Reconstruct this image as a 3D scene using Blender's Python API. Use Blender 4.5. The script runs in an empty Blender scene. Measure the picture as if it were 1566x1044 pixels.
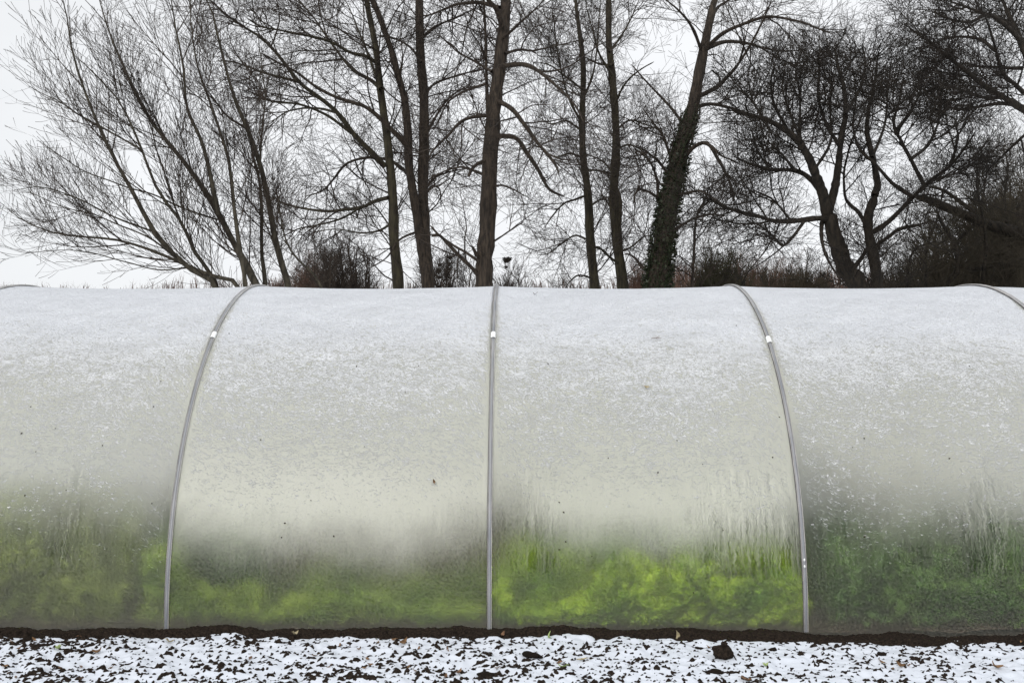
import bpy, math
import numpy as np
from mathutils import Vector
R_ = math.radians
S = bpy.context.scene
COL = S.collection

# ------------------------------------------------------------------ camera
F = 1490.0            # focal length in photo pixels (photo is 1566 wide)
CX, CY = 794.0, 522.0
EYE = 1.64
cam = bpy.data.cameras.new('camera')
cam.lens = 36.0 * F / 1566.0
cam.sensor_width = 36.0
cam.clip_end = 2000
co = bpy.data.objects.new('camera', cam)
co.location = (0, 0, EYE)
co.rotation_euler = (R_(90), 0, math.atan((CX - 783) / F))
COL.objects.link(co)
S.camera = co

# ------------------------------------------------------------------ render / exposure
S.view_settings.view_transform = 'Standard'
S.view_settings.look = 'None'
S.view_settings.exposure = 0.13
S.view_settings.gamma = 1.0
S.cycles.use_denoising = True
S.cycles.max_bounces = 10
S.cycles.transmission_bounces = 8
S.cycles.diffuse_bounces = 4
S.cycles.sample_clamp_indirect = 6

# ------------------------------------------------------------------ overcast sky
SUN_EL, SUN_AZ = R_(34), R_(205)     # veiled sun, behind the camera to the left
sundir = Vector((math.sin(SUN_AZ) * math.cos(SUN_EL), math.cos(SUN_AZ) * math.cos(SUN_EL), math.sin(SUN_EL)))
w = bpy.data.worlds.new('World'); S.world = w; w.use_nodes = True
nt = w.node_tree; nt.nodes.clear()
N = nt.nodes.new; L = nt.links.new
out = N('ShaderNodeOutputWorld')
bg1 = N('ShaderNodeBackground'); bg1.inputs[1].default_value = 0.06
sky = N('ShaderNodeTexSky'); sky.sky_type = 'NISHITA'; sky.sun_disc = False
sky.sun_elevation = SUN_EL; sky.sun_rotation = SUN_AZ
L(sky.outputs[0], bg1.inputs[0])
bg2 = N('ShaderNodeBackground')                     # the cloud deck under it
tc = N('ShaderNodeTexCoord')
dot = N('ShaderNodeVectorMath'); dot.operation = 'DOT_PRODUCT'
nrm = N('ShaderNodeVectorMath'); nrm.operation = 'NORMALIZE'
L(tc.outputs['Generated'], nrm.inputs[0]); L(nrm.outputs[0], dot.inputs[0]); dot.inputs[1].default_value = (0.05, 0.95, 0.30)   # thinner cloud over the wood
mr = N('ShaderNodeMapRange'); mr.inputs[1].default_value = 0.76; mr.inputs[2].default_value = 0.99
mr.inputs[3].default_value = 0.0; mr.inputs[4].default_value = 1.0; mr.interpolation_type = 'SMOOTHSTEP'
L(dot.outputs['Value'], mr.inputs[0])
cn = N('ShaderNodeTexNoise'); cn.inputs['Scale'].default_value = 2.2; cn.inputs['Detail'].default_value = 4
mpn = N('ShaderNodeMapping'); mpn.inputs['Scale'].default_value = (1, 1, 2.6)
L(tc.outputs['Generated'], mpn.inputs[0]); L(mpn.outputs[0], cn.inputs[0])
mx = N('ShaderNodeMix'); mx.data_type = 'RGBA'
mx.inputs[6].default_value = (0.80, 0.82, 0.84, 1); mx.inputs[7].default_value = (0.89, 0.905, 0.93, 1)
L(mr.outputs[0], mx.inputs[0])
mr2 = N('ShaderNodeMapRange'); mr2.inputs[1].default_value = 0.3; mr2.inputs[2].default_value = 0.7
mr2.inputs[3].default_value = 0.95; mr2.inputs[4].default_value = 1.04
L(cn.outputs[0], mr2.inputs[0])
sc_ = N('ShaderNodeVectorMath'); sc_.operation = 'SCALE'
L(mx.outputs[2], sc_.inputs[0]); L(mr2.outputs[0], sc_.inputs['Scale'])
sx = N('ShaderNodeSeparateXYZ'); L(nrm.outputs[0], sx.inputs[0])
mz = N('ShaderNodeMapRange'); mz.inputs[1].default_value = 0.30; mz.inputs[2].default_value = 0.95   # overcast sky is brightest overhead
mz.inputs[3].default_value = 1.0; mz.inputs[4].default_value = 1.35
L(sx.outputs[2], mz.inputs[0])
sc2 = N('ShaderNodeVectorMath'); sc2.operation = 'SCALE'; L(sc_.outputs[0], sc2.inputs[0]); L(mz.outputs[0], sc2.inputs['Scale'])
L(sc2.outputs[0], bg2.inputs[0]); bg2.inputs[1].default_value = 1.0
ms = N('ShaderNodeMixShader'); ms.inputs[0].default_value = 0.97
L(bg1.outputs[0], ms.inputs[1]); L(bg2.outputs[0], ms.inputs[2]); L(ms.outputs[0], out.inputs[0])

sl = bpy.data.lights.new('sun', 'SUN'); sl.energy = 1.35; sl.angle = R_(28); sl.color = (1.0, 0.97, 0.92)
so = bpy.data.objects.new('sun', sl); COL.objects.link(so)
so.rotation_euler = sundir.to_track_quat('Z', 'Y').to_euler()

# ------------------------------------------------------------------ helpers
def tag(o, label=None, cat=None, group=None, kind=None):
    if label: o['label'] = label
    if cat: o['category'] = cat
    if group: o['group'] = group
    if kind: o['kind'] = kind
    return o

def mesh_np(name, V, Fq, mat=None, smooth=True, tris=None):
    """V (n,3); Fq (m,4) quads; tris (k,3)"""
    me = bpy.data.meshes.new(name)
    V = np.ascontiguousarray(V, dtype=np.float32)
    Fq = np.zeros((0, 4), int) if Fq is None else Fq
    tris = np.zeros((0, 3), int) if tris is None else tris
    me.vertices.add(len(V)); me.vertices.foreach_set('co', V.ravel())
    nl = Fq.size + tris.size
    me.loops.add(nl)
    me.loops.foreach_set('vertex_index', np.concatenate([Fq.ravel(), tris.ravel()]).astype(np.int32))
    npo = len(Fq) + len(tris)
    me.polygons.add(npo)
    st = np.concatenate([np.arange(len(Fq)) * 4, Fq.size + np.arange(len(tris)) * 3]).astype(np.int32)
    me.polygons.foreach_set('loop_start', st)
    me.update(calc_edges=True)
    me.polygons.foreach_set('use_smooth', np.full(npo, smooth, dtype=bool))
    if mat: me.materials.append(mat)
    return me

def link(name, me, parent=None):
    o = bpy.data.objects.new(name, me); COL.objects.link(o)
    if parent: o.parent = parent; 
    return o

def empty(name, loc):
    o = bpy.data.objects.new(name, None); COL.objects.link(o); o.location = loc
    o.empty_display_size = 0.2
    return o

class Geo:
    def __init__(s): s.V = []; s.Q = []; s.T = []; s.n = 0
    def add(s, V, Q=None, T=None):
        V = np.asarray(V, float).reshape(-1, 3)
        if Q is not None and len(Q): s.Q.append(np.asarray(Q) + s.n)
        if T is not None and len(T): s.T.append(np.asarray(T) + s.n)
        s.V.append(V); s.n += len(V)
    def mesh(s, name, mat, off=(0, 0, 0), smooth=True):
        V = np.concatenate(s.V) - np.asarray(off)
        Q = np.concatenate(s.Q) if s.Q else None
        T = np.concatenate(s.T) if s.T else None
        return mesh_np(name, V, Q, mat, smooth, T)

def tubes(P, Rr, sides):
    """P (n,k,3) polylines, Rr (n,k) radii -> V,Q"""
    n, k, _ = P.shape
    T = np.gradient(P, axis=1)
    T /= np.linalg.norm(T, axis=2, keepdims=True) + 1e-9
    ref = np.where(np.abs(T[:, :1, 2:3]) < 0.8, np.array([0, 0, 1.0]), np.array([1.0, 0, 0]))
    ref = np.repeat(ref, k, axis=1)
    A = np.cross(T, ref); A /= np.linalg.norm(A, axis=2, keepdims=True) + 1e-9
    B = np.cross(T, A)
    ang = np.arange(sides) * 2 * math.pi / sides
    V = P[:, :, None, :] + Rr[:, :, None, None] * (A[:, :, None, :] * np.cos(ang)[None, None, :, None] + B[:, :, None, :] * np.sin(ang)[None, None, :, None])
    idx = np.arange(n * k * sides).reshape(n, k, sides)
    a = idx[:, :-1, :]; b = idx[:, 1:, :]
    Q = np.stack([a, np.roll(a, -1, 2), np.roll(b, -1, 2), b], -1).reshape(-1, 4)
    return V.reshape(-1, 3), Q

def vnoise(x, y, seed, n=256):
    g = np.random.default_rng(seed).random((n, n))
    xi = np.floor(x).astype(int); yi = np.floor(y).astype(int)
    fx = x - xi; fy = y - yi
    fx = fx * fx * (3 - 2 * fx); fy = fy * fy * (3 - 2 * fy)
    a = g[xi % n, yi % n]; b = g[(xi + 1) % n, yi % n]; c = g[xi % n, (yi + 1) % n]; d = g[(xi + 1) % n, (yi + 1) % n]
    return (a * (1 - fx) + b * fx) * (1 - fy) + (c * (1 - fx) + d * fx) * fy

def fbm(x, y, seed, octs=4, gain=0.5):
    s = 0; a = 1; t = 0
    for o in range(octs):
        s = s + a * vnoise(x * 2 ** o + 17.3 * o, y * 2 ** o - 9.1 * o, seed + o); t += a; a *= gain
    return s / t

def ss(a, b, x):
    t = np.clip((x - a) / (b - a), 0, 1); return t * t * (3 - 2 * t)

# ------------------------------------------------------------------ materials
def mat(name):
    m = bpy.data.materials.new(name); m.use_nodes = True
    m.node_tree.nodes.clear()
    return m, m.node_tree.nodes.new, m.node_tree.links.new

def simple(name, c1, c2, scale=(8, 8, 8), rough=0.8, bump=0.3, detail=5, dist=0.02, spec=0.3, metal=0.0, lo=0.35, hi=0.65, transl=0.0):
    m, N, L = mat(name)
    o = N('ShaderNodeOutputMaterial'); p = N('ShaderNodeBsdfPrincipled')
    tc = N('ShaderNodeTexCoord'); mp = N('ShaderNodeMapping'); mp.inputs['Scale'].default_value = scale
    nz = N('ShaderNodeTexNoise'); nz.inputs['Scale'].default_value = 1.0; nz.inputs['Detail'].default_value = detail
    L(tc.outputs['Object'], mp.inputs[0]); L(mp.outputs[0], nz.inputs[0])
    cr = N('ShaderNodeValToRGB'); cr.color_ramp.elements[0].position = lo; cr.color_ramp.elements[1].position = hi
    cr.color_ramp.elements[0].color = (*c1, 1); cr.color_ramp.elements[1].color = (*c2, 1)
    L(nz.outputs[0], cr.inputs[0]); L(cr.outputs[0], p.inputs['Base Color'])
    p.inputs['Roughness'].default_value = rough; p.inputs['Specular IOR Level'].default_value = spec
    p.inputs['Metallic'].default_value = metal
    if bump:
        b = N('ShaderNodeBump'); b.inputs['Strength'].default_value = bump; b.inputs['Distance'].default_value = dist
        L(nz.outputs[0], b.inputs['Height']); L(b.outputs[0], p.inputs['Normal'])
    if transl:
        tr = N('ShaderNodeBsdfTranslucent'); L(cr.outputs[0], tr.inputs[0])
        mxs = N('ShaderNodeMixShader'); mxs.inputs[0].default_value = transl
        L(p.outputs[0], mxs.inputs[1]); L(tr.outputs[0], mxs.inputs[2]); L(mxs.outputs[0], o.inputs[0])
    else:
        L(p.outputs[0], o.inputs[0])
    return m

M = {}
M['bark_brown'] = simple('bark_brown', (0.016, 0.012, 0.009), (0.064, 0.048, 0.035), (26, 26, 4), bump=0.9, dist=0.03)
M['bark_green'] = simple('bark_green', (0.017, 0.014, 0.009), (0.058, 0.050, 0.028), (14, 14, 3), bump=0.8, dist=0.03)
M['bark_dark'] = simple('bark_dark', (0.010, 0.008, 0.006), (0.036, 0.028, 0.020), (14, 14, 5), bump=0.8, dist=0.03)
M['bark_willow'] = simple('bark_willow', (0.022, 0.019, 0.013), (0.070, 0.060, 0.042), (20, 20, 4), bump=0.6, dist=0.02)
M['twig'] = simple('twig', (0.018, 0.013, 0.010), (0.050, 0.037, 0.027), (3, 3, 3), bump=0)
M['twig_dark'] = simple('twig_dark', (0.010, 0.008, 0.006), (0.028, 0.021, 0.015), (3, 3, 3), bump=0)
M['twig_red'] = simple('twig_red', (0.070, 0.040, 0.030), (0.14, 0.085, 0.062), (2, 2, 2), bump=0)
M['twig_olive'] = simple('twig_olive', (0.035, 0.034, 0.018), (0.075, 0.068, 0.035), (2, 2, 2), bump=0)
M['twig_thicket'] = simple('twig_thicket', (0.028, 0.023, 0.015), (0.068, 0.055, 0.036), (1, 1, 1), bump=0)
M['ivy'] = simple('ivy', (0.012, 0.018, 0.007), (0.035, 0.045, 0.020), (9, 9, 9), rough=0.5, bump=0)
M['soil'] = simple('soil', (0.010, 0.0075, 0.006), (0.032, 0.023, 0.017), (90, 90, 90), rough=0.95, bump=1.0, dist=0.006, spec=0.1)
M['bank_soil'] = simple('bank_soil', (0.013, 0.010, 0.008), (0.042, 0.030, 0.021), (60, 60, 60), rough=0.95, bump=1.0, dist=0.006, spec=0.1)
M['floor_soil'] = simple('floor_soil', (0.030, 0.022, 0.018), (0.085, 0.062, 0.048), (12, 12, 12), rough=0.95, bump=1.0, dist=0.02, spec=0.1)
M['chips'] = simple('wood_chips', (0.36, 0.23, 0.19), (0.58, 0.42, 0.36), (30, 30, 30), rough=0.9, bump=0.8, dist=0.01)
M['leaf_bright'] = simple('leaf_bright', (0.16, 0.31, 0.020), (0.60, 0.76, 0.06), (3.2, 3.2, 5), rough=0.5, bump=0, transl=0.35)
M['leaf_mid'] = simple('leaf_mid', (0.18, 0.25, 0.045), (0.40, 0.47, 0.11), (6, 6, 6), rough=0.5, bump=0, transl=0.3)
M['leaf_olive'] = simple('leaf_olive', (0.19, 0.32, 0.030), (0.50, 0.62, 0.09), (5, 5, 5), rough=0.5, bump=0, transl=0.3)
M['leaf_dark'] = simple('leaf_dark', (0.065, 0.15, 0.035), (0.21, 0.34, 0.08), (5, 5, 5), rough=0.5, bump=0, transl=0.25)
M['blue_plastic'] = simple('dark_blue_plastic', (0.022, 0.030, 0.040), (0.035, 0.045, 0.060), (3, 3, 3), rough=0.5, bump=0.05)
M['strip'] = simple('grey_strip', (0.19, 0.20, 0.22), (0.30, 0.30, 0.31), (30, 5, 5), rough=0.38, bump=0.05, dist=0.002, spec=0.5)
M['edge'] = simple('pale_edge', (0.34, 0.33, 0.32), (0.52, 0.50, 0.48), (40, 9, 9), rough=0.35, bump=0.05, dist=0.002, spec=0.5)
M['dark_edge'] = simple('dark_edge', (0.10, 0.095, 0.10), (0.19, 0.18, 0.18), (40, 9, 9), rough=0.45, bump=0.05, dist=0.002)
M['white_plastic'] = simple('white_plastic', (0.80, 0.81, 0.80), (0.86, 0.87, 0.86), (30, 30, 30), rough=0.4, bump=0.05, dist=0.002)
M['leaf_dead'] = simple('leaf_dead', (0.09, 0.05, 0.025), (0.24, 0.14, 0.07), (60, 60, 60), rough=0.8, bump=0.3, dist=0.002)
M['leaf_tan'] = simple('leaf_tan', (0.26, 0.22, 0.13), (0.42, 0.36, 0.24), (60, 60, 60), rough=0.8, bump=0.3, dist=0.002)
M['leaf_russet'] = simple('leaf_russet', (0.11, 0.060, 0.034), (0.22, 0.125, 0.07), (60, 60, 60), rough=0.8, bump=0.3, dist=0.002)
M['leaf_green'] = simple('leaf_green', (0.24, 0.32, 0.10), (0.42, 0.50, 0.22), (60, 60, 60), rough=0.7, bump=0.3, dist=0.002)
M['speck'] = simple('speck', (0.020, 0.015, 0.010), (0.07, 0.045, 0.03), (90, 90, 90), rough=0.8, bump=0)

# snow
def snow_mat():
    m, N, L = mat('snow')
    o = N('ShaderNodeOutputMaterial'); p = N('ShaderNodeBsdfPrincipled')
    p.inputs['Base Color'].default_value = (0.64, 0.67, 0.735, 1); p.inputs['Roughness'].default_value = 0.75
    p.inputs['Specular IOR Level'].default_value = 0.2
    tc = N('ShaderNodeTexCoord'); nz = N('ShaderNodeTexNoise'); nz.inputs['Scale'].default_value = 140; nz.inputs['Detail'].default_value = 4
    L(tc.outputs['Object'], nz.inputs[0])
    b = N('ShaderNodeBump'); b.inputs['Strength'].default_value = 0.5; b.inputs['Distance'].default_value = 0.004
    L(nz.outputs[0], b.inputs['Height']); L(b.outputs[0], p.inputs['Normal']); L(p.outputs[0], o.inputs[0])
    return m
M['snow'] = snow_mat()

def field_mat():
    m, N, L = mat('snowy_field')
    o = N('ShaderNodeOutputMaterial'); p = N('ShaderNodeBsdfPrincipled'); p.inputs['Roughness'].default_value = 0.85
    tc = N('ShaderNodeTexCoord'); nz = N('ShaderNodeTexNoise'); nz.inputs['Scale'].default_value = 5; nz.inputs['Detail'].default_value = 9
    nz.inputs['Roughness'].default_value = 0.75
    L(tc.outputs['Object'], nz.inputs[0])
    cr = N('ShaderNodeValToRGB'); cr.color_ramp.elements[0].position = 0.40; cr.color_ramp.elements[1].position = 0.47
    cr.color_ramp.elements[0].color = (0.03, 0.024, 0.016, 1); cr.color_ramp.elements[1].color = (0.80, 0.81, 0.84, 1)
    L(nz.outputs[0], cr.inputs[0]); L(cr.outputs[0], p.inputs['Base Color'])
    b = N('ShaderNodeBump'); b.inputs['Strength'].default_value = 0.5; b.inputs['Distance'].default_value = 0.03
    L(nz.outputs[0], b.inputs['Height']); L(b.outputs[0], p.inputs['Normal']); L(p.outputs[0], o.inputs[0])
    return m
M['field'] = field_mat()

# ------------------------------------------------------------------ tunnel dimensions
HS = 1.83                      # hoop spacing
D0 = F * HS / 495.0            # near foot of the film
RAD = 2.07
YC = D0 + RAD
X0 = -45.7 / F * D0            # centre hoop
SAG = 0.024
KMIN, KMAX = -5, 5
HX = {k: X0 + k * HS - (0.045 if k == 1 else 0.03 if k == 2 else 0) for k in range(-12, 13)}   # hoops are not quite evenly spaced
HXA = np.array([HX[k] for k in range(-12, 13)])
def bay_t(x):
    i = np.clip(np.searchsorted(HXA, x + 1e-6, side='right') - 1, 0, len(HXA) - 2)
    return i - 12, np.clip((x - HXA[i]) / (HXA[i + 1] - HXA[i]), 0, 1)
def film_r(x):
    t = bay_t(x)[1]
    return RAD - SAG * np.sin(math.pi * t) ** 0.7
def film_pt(x, th, out=0.0):
    r = film_r(x) + out
    return np.stack([x, YC - r * np.cos(th), r * np.sin(th)], -1)
def ray_film(px, py, out=0.003):
    """point of the film the camera sees at photo pixel px,py"""
    th = 0.8; best = None
    for th in np.linspace(0.0, 1.45, 1500):
        r = RAD - SAG * 0.8
        Y = YC - r * math.cos(th); z = r * math.sin(th)
        y = CY - F * (z - EYE) / Y
        if best is None or abs(y - py) < best[0]: best = (abs(y - py), th, Y)
    x = (px - CX) / F * best[2]
    return film_pt(np.array(x), np.array(best[1]), out), best[1]

# ------------------------------------------------------------------ the film material
def film_mat():
    m, N, L = mat('polythene_film')
    def math_(op, a, b=None, c=None, clamp=False):
        n = N('ShaderNodeMath'); n.operation = op; n.use_clamp = clamp
        for i, v in enumerate((a, b, c)):
            if v is None: continue
            if isinstance(v, (int, float)): n.inputs[i].default_value = v
            else: L(v, n.inputs[i])
        return n.outputs[0]
    def maprange(v, a, b, c, d):
        n = N('ShaderNodeMapRange'); n.interpolation_type = 'LINEAR'; n.clamp = True
        L(v, n.inputs[0])
        for i, q in enumerate((a, b, c, d)): n.inputs[i + 1].default_value = q
        return n.outputs[0]
    def mixs(f, a, b):
        n = N('ShaderNodeMixShader')
        if isinstance(f, (int, float)): n.inputs[0].default_value = f
        else: L(f, n.inputs[0])
        L(a, n.inputs[1]); L(b, n.inputs[2]); return n.outputs[0]
    out = N('ShaderNodeOutputMaterial')
    uv = N('ShaderNodeUVMap'); uv.uv_map = 'UVMap'
    def attr(nm):
        a = N('ShaderNodeAttribute'); a.attribute_name = nm; return a.outputs['Fac']
    cov, mist, streak, slant = attr('cover'), attr('mist'), attr('streak'), attr('slant')
    # shear the ripple pattern near the hoops
    sep = N('ShaderNodeSeparateXYZ'); L(uv.outputs[0], sep.inputs[0])
    wob = N('ShaderNodeTexNoise'); wob.inputs['Scale'].default_value = 3.0; wob.inputs['Detail'].default_value = 2
    L(uv.outputs[0], wob.inputs[0])
    s2 = math_('ADD', sep.outputs[1], slant)
    s3 = math_('ADD', s2, math_('MULTIPLY', wob.outputs[0], 0.12))
    cmb = N('ShaderNodeCombineXYZ'); L(sep.outputs[0], cmb.inputs[0]); L(s3, cmb.inputs[1])
    def noise(vec, scale, det=3, rough=0.5, dist=0.0):
        mp = N('ShaderNodeMapping'); mp.inputs['Scale'].default_value = scale
        L(vec, mp.inputs[0])
        n = N('ShaderNodeTexNoise'); n.inputs['Scale'].default_value = 1; n.inputs['Detail'].default_value = det
        n.inputs['Roughness'].default_value = rough; n.inputs['Distortion'].default_value = dist
        L(mp.outputs[0], n.inputs[0]); return n.outputs[0]
    rip = noise(cmb.outputs[0], (54, 120, 1), 4.0, 0.60, 0.9)
    ripl = noise(cmb.outputs[0], (15, 27, 1), 3, 0.6, 0.6)
    ripn = math_('ADD', math_('MULTIPLY', rip, 0.68), math_('MULTIPLY', ripl, 0.32))
    rn = maprange(ripn, 0.34, 0.66, 0, 1)
    big = noise(uv.outputs[0], (1.7, 2.6, 1), 3)
    covb = math_('ADD', cov, math_('MULTIPLY', math_('SUBTRACT', big, 0.5), 0.42))
    thr = math_('SUBTRACT', 1.0, covb)
    mask = maprange(math_('SUBTRACT', rn, thr), -0.05, 0.20, 0, 1)
    mask = math_('MULTIPLY', mask, 1.0, clamp=True)
    # height for bump: thin snow lumps
    thick = maprange(math_('SUBTRACT', rn, thr), 0.0, 0.55, 0, 1)
    hgt = math_('ADD', math_('MULTIPLY', mask, 0.35), math_('MULTIPLY', rn, 0.65))
    bmp = N('ShaderNodeBump'); bmp.inputs['Strength'].default_value = 0.9; bmp.inputs['Distance'].default_value = 0.022
    L(hgt, bmp.inputs['Height'])
    # snow
    sd = N('ShaderNodeBsdfDiffuse'); L(bmp.outputs[0], sd.inputs['Normal'])
    stint = N('ShaderNodeMix'); stint.data_type = 'RGBA'
    stint.inputs[6].default_value = (0.90, 0.90, 0.895, 1); stint.inputs[7].default_value = (0.87, 0.89, 0.94, 1)
    L(maprange(cov, 0.5, 1.0, 0, 1), stint.inputs[0])
    st = N('ShaderNodeBsdfTranslucent'); st.inputs[0].default_value = (0.95, 0.95, 0.93, 1)
    thin = N('ShaderNodeMix'); thin.data_type = 'RGBA'
    thin.inputs[6].default_value = (0.80, 0.805, 0.80, 1)
    L(thick, thin.inputs[0]); L(stint.outputs[2], thin.inputs[7]); L(thin.outputs[2], sd.inputs[0])
    trf = maprange(cov, 0.3, 1.1, 0.20, 0.12)
    snow = mixs(trf, sd.outputs[0], st.outputs[0])
    # misted film : rough see-through + milky scatter from droplets
    rf = N('ShaderNodeBsdfRefraction'); rf.inputs['Color'].default_value = (0.93, 0.94, 0.93, 1)
    rf.inputs['IOR'].default_value = 1.27
    L(maprange(mist, 0.08, 0.30, 0.82, 1.0), rf.inputs['Roughness'])
    geo = N('ShaderNodeNewGeometry')
    # same bending on both faces: the sheet is thin
    inv = math_('ADD', math_('MULTIPLY', geo.outputs['Backfacing'], 1 / 1.27 - 1.27), 1.27)
    L(inv, rf.inputs['IOR'])
    clear = N('ShaderNodeBsdfTransparent'); clear.inputs[0].default_value = (0.93, 0.94, 0.93, 1)
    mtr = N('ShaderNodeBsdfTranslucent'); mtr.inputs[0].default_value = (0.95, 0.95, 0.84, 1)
    mdf = N('ShaderNodeBsdfDiffuse'); mdf.inputs[0].default_value = (0.87, 0.865, 0.76, 1)  # yellowed: light bounced off the crops is put into this colour
    bmp2 = N('ShaderNodeBump'); bmp2.inputs['Strength'].default_value = 0.35; bmp2.inputs['Distance'].default_value = 0.003
    drops = noise(cmb.outputs[0], (75, 85, 1), 3, 0.7)
    L(drops, bmp2.inputs['Height']); L(bmp2.outputs[0], mdf.inputs['Normal'])
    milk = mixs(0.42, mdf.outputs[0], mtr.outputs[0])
    # vertical run marks
    wig = noise(uv.outputs[0], (14, 40, 1), 2, 0.5)
    cm2 = N('ShaderNodeCombineXYZ'); L(math_('ADD', sep.outputs[0], math_('MULTIPLY', math_('SUBTRACT', wig, 0.5), 0.045)), cm2.inputs[0]); L(sep.outputs[1], cm2.inputs[1])
    sn = noise(cm2.outputs[0], (150, 4.0, 1), 2, 0.5, 0.3)
    sw = noise(uv.outputs[0], (90, 22, 1), 3, 0.6)
    run = maprange(math_('ADD', math_('MULTIPLY', sn, 0.72), math_('MULTIPLY', sw, 0.28)), 0.53, 0.60, 0, 1)
    run2 = maprange(math_('ADD', math_('MULTIPLY', sn, 0.78), math_('MULTIPLY', sw, 0.22)), 0.45, 0.38, 0, 1)
    grain = math_('MULTIPLY', math_('SUBTRACT', drops, 0.5), 0.55)
    mm = math_('ADD', mist, grain)
    mm = math_('SUBTRACT', mm, math_('MULTIPLY', math_('MULTIPLY', run, streak), 0.15))
    mm = math_('ADD', mm, math_('MULTIPLY', math_('MULTIPLY', run2, streak), 0.15), clamp=True)
    see = mixs(maprange(mist, 0.05, 0.45, 0.03, 0.0), rf.outputs[0], clear.outputs[0])
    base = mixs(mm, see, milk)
    gl = N('ShaderNodeBsdfGlossy'); gl.inputs['Roughness'].default_value = 0.22
    fr = N('ShaderNodeFresnel'); fr.inputs[0].default_value = 1.25
    base = mixs(math_('MULTIPLY', fr.outputs[0], math_('SUBTRACT', 1.0, geo.outputs['Backfacing'])), base, gl.outputs[0])
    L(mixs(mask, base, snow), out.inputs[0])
    return m
M['film'] = film_mat()

# ------------------------------------------------------------------ POLYTUNNEL
tunnel = empty('polytunnel', (X0, YC, 0))
tag(tunnel, 'long low polythene tunnel with hoops, dusted with snow and misted inside', 'polytunnel')
def make_film():
    xs = np.arange(X0 + KMIN * HS, X0 + KMAX * HS + 1e-6, HS / 72)
    th = np.concatenate([np.linspace(-0.02, math.pi / 2, 110), np.linspace(math.pi / 2, math.pi + 0.02, 60)[1:]])
    X, T = np.meshgrid(xs, th, indexing='ij')
    P = film_pt(X, T)
    # gentle wrinkles between the hoops
    bay, t = bay_t(X)
    wr = (fbm(X * 2.3, T * 5, 31, 3) - 0.5) * 0.010 * np.sin(math.pi * t)
    hd = np.minimum(t, 1 - t) * HS                # tension creases fanning out from the hoops
    cr = fbm(hd * 2.0 + 11, T * 14 - hd * 5, 33, 3) - 0.5
    wr = wr + cr * 0.012 * np.exp(-(hd / 0.30) ** 2) * ss(0.0, 0.05, hd)
    P[..., 1] -= wr * np.cos(T); P[..., 2] += wr * np.sin(T)
    z = P[..., 2]
    wob = fbm(X * 1.6, z * 2.0, 41, 4) - 0.5
    wob2 = fbm(X * 5.0, z * 3.0, 47, 3) - 0.5; wob3 = fbm(X * 9.0 + 5, z * 9.0, 57, 4) - 0.5
    near_l = np.exp(-(t / 0.13) ** 2)            # just right of a hoop
    near_r = np.exp(-((1 - t) / 0.16) ** 2)      # just left of a hoop
    # heights where the snow thins out, per bay
    zl = np.full_like(z, 0.74); zf = np.full_like(z, 1.30)
    a, b = bay == -2, bay == -2
    zl[bay <= -2] = 0.52; zf[bay <= -2] = 1.52
    zl[bay == -1] = 0.68; zf[bay == -1] = 1.36
    zl[bay == 0] = 0.70; zf[bay == 0] = 1.34
    zl[bay >= 1] = 0.46; zf[bay >= 1] = 1.42
    zl = zl - 0.12 * near_r; zf = zf + 0.10 * near_l + 0.22 * near_r
    zl = zl + 0.16 * wob + 0.10 * wob2; zf = zf + 0.25 * wob
    c = (z - zl) / (zf - zl)
    cover = np.where(c < 0, 0.20 + c * 0.9, 0.20 + 0.52 * np.clip(c, 0, 1) ** 0.8)
    cover = cover + 0.10 * ss(1.25, 1.60, z) + 0.24 * ss(1.50, 1.80, z) + 0.30 * ss(1.78, 2.04, z)
    cover = np.where(T > math.pi / 2, cover + 0.1, cover)
    th_h = np.minimum(t, 1 - t) * HS             # bare strip right beside each hoop
    cover = cover - 0.60 * np.exp(-(th_h / 0.032) ** 2) * (1 - ss(1.9, 2.05, z))
    # mist on the inside, also carrying a painted backdrop glow
    z0 = np.full_like(z, 0.45); z1 = np.full_like(z, 0.75)
    z0[bay <= -2] = 0.50; z1[bay <= -2] = 1.18
    z0[bay == -1] = 0.37; z1[bay == -1] = 0.58
    z0[bay == 0] = 0.41; z1[bay == 0] = 0.64
    z0[bay >= 1] = 0.46; z1[bay >= 1] = 0.84
    near_l2 = np.exp(-(t / 0.17) ** 2) * np.where(bay == -1, 0.25, np.where(bay == 0, 0.6, 0.9))
    z0 = z0 + 0.16 * near_l2 + 0.05 * near_r + 0.10 * wob
    z1 = z1 + 0.42 * near_l2 + 0.12 * near_r + 0.14 * wob
    z0 = z0 - 0.10; z1 = z1 + 0.12
    lo = np.where(bay <= -2, 0.12, np.where(bay == -1, 0.10, np.where(bay == 0, 0.10, 0.08)))
    hi = np.where((bay == -1) | (bay == 0), 0.66, 0.62)
    hi = hi + 0.14 * np.exp(-((z - 0.66) / 0.20) ** 2) * ((bay == -1) | (bay == 0))  # extra milk paints the glow of the bright backdrop seen through
    mist = lo + (hi - lo) * (0.45 * ss(z0, z1, z) + 0.55 * ss(z0, z1, z + 0.22 * wob3))
    mist = mist + 0.05 * (1 - ss(0.0, 0.22, z))          # grime splashed low down
    far = (T > math.pi / 2)
    mist = np.where(far, 0.12 + 0.20 * ss(0.5, 1.3, z), mist)
    streak = ss(0.22, 0.48, z) * (1 - ss(0.80, 1.0, z)) * np.clip(1 - near_l * 0.8, 0, 1)
    streak = streak * (0.45 + 1.4 * ss(0.45, 0.62, fbm(X * 1.8, z * 0 + 3.0, 53, 3)))
    slant = 0.05 * near_l * 0 + 0.55 * (t ** 6) * HS * 0.25 - 0.35 * ((1 - t) ** 6) * HS * 0.25
    nx, nth = X.shape
    idx = np.arange(nx * nth).reshape(nx, nth)
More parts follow.
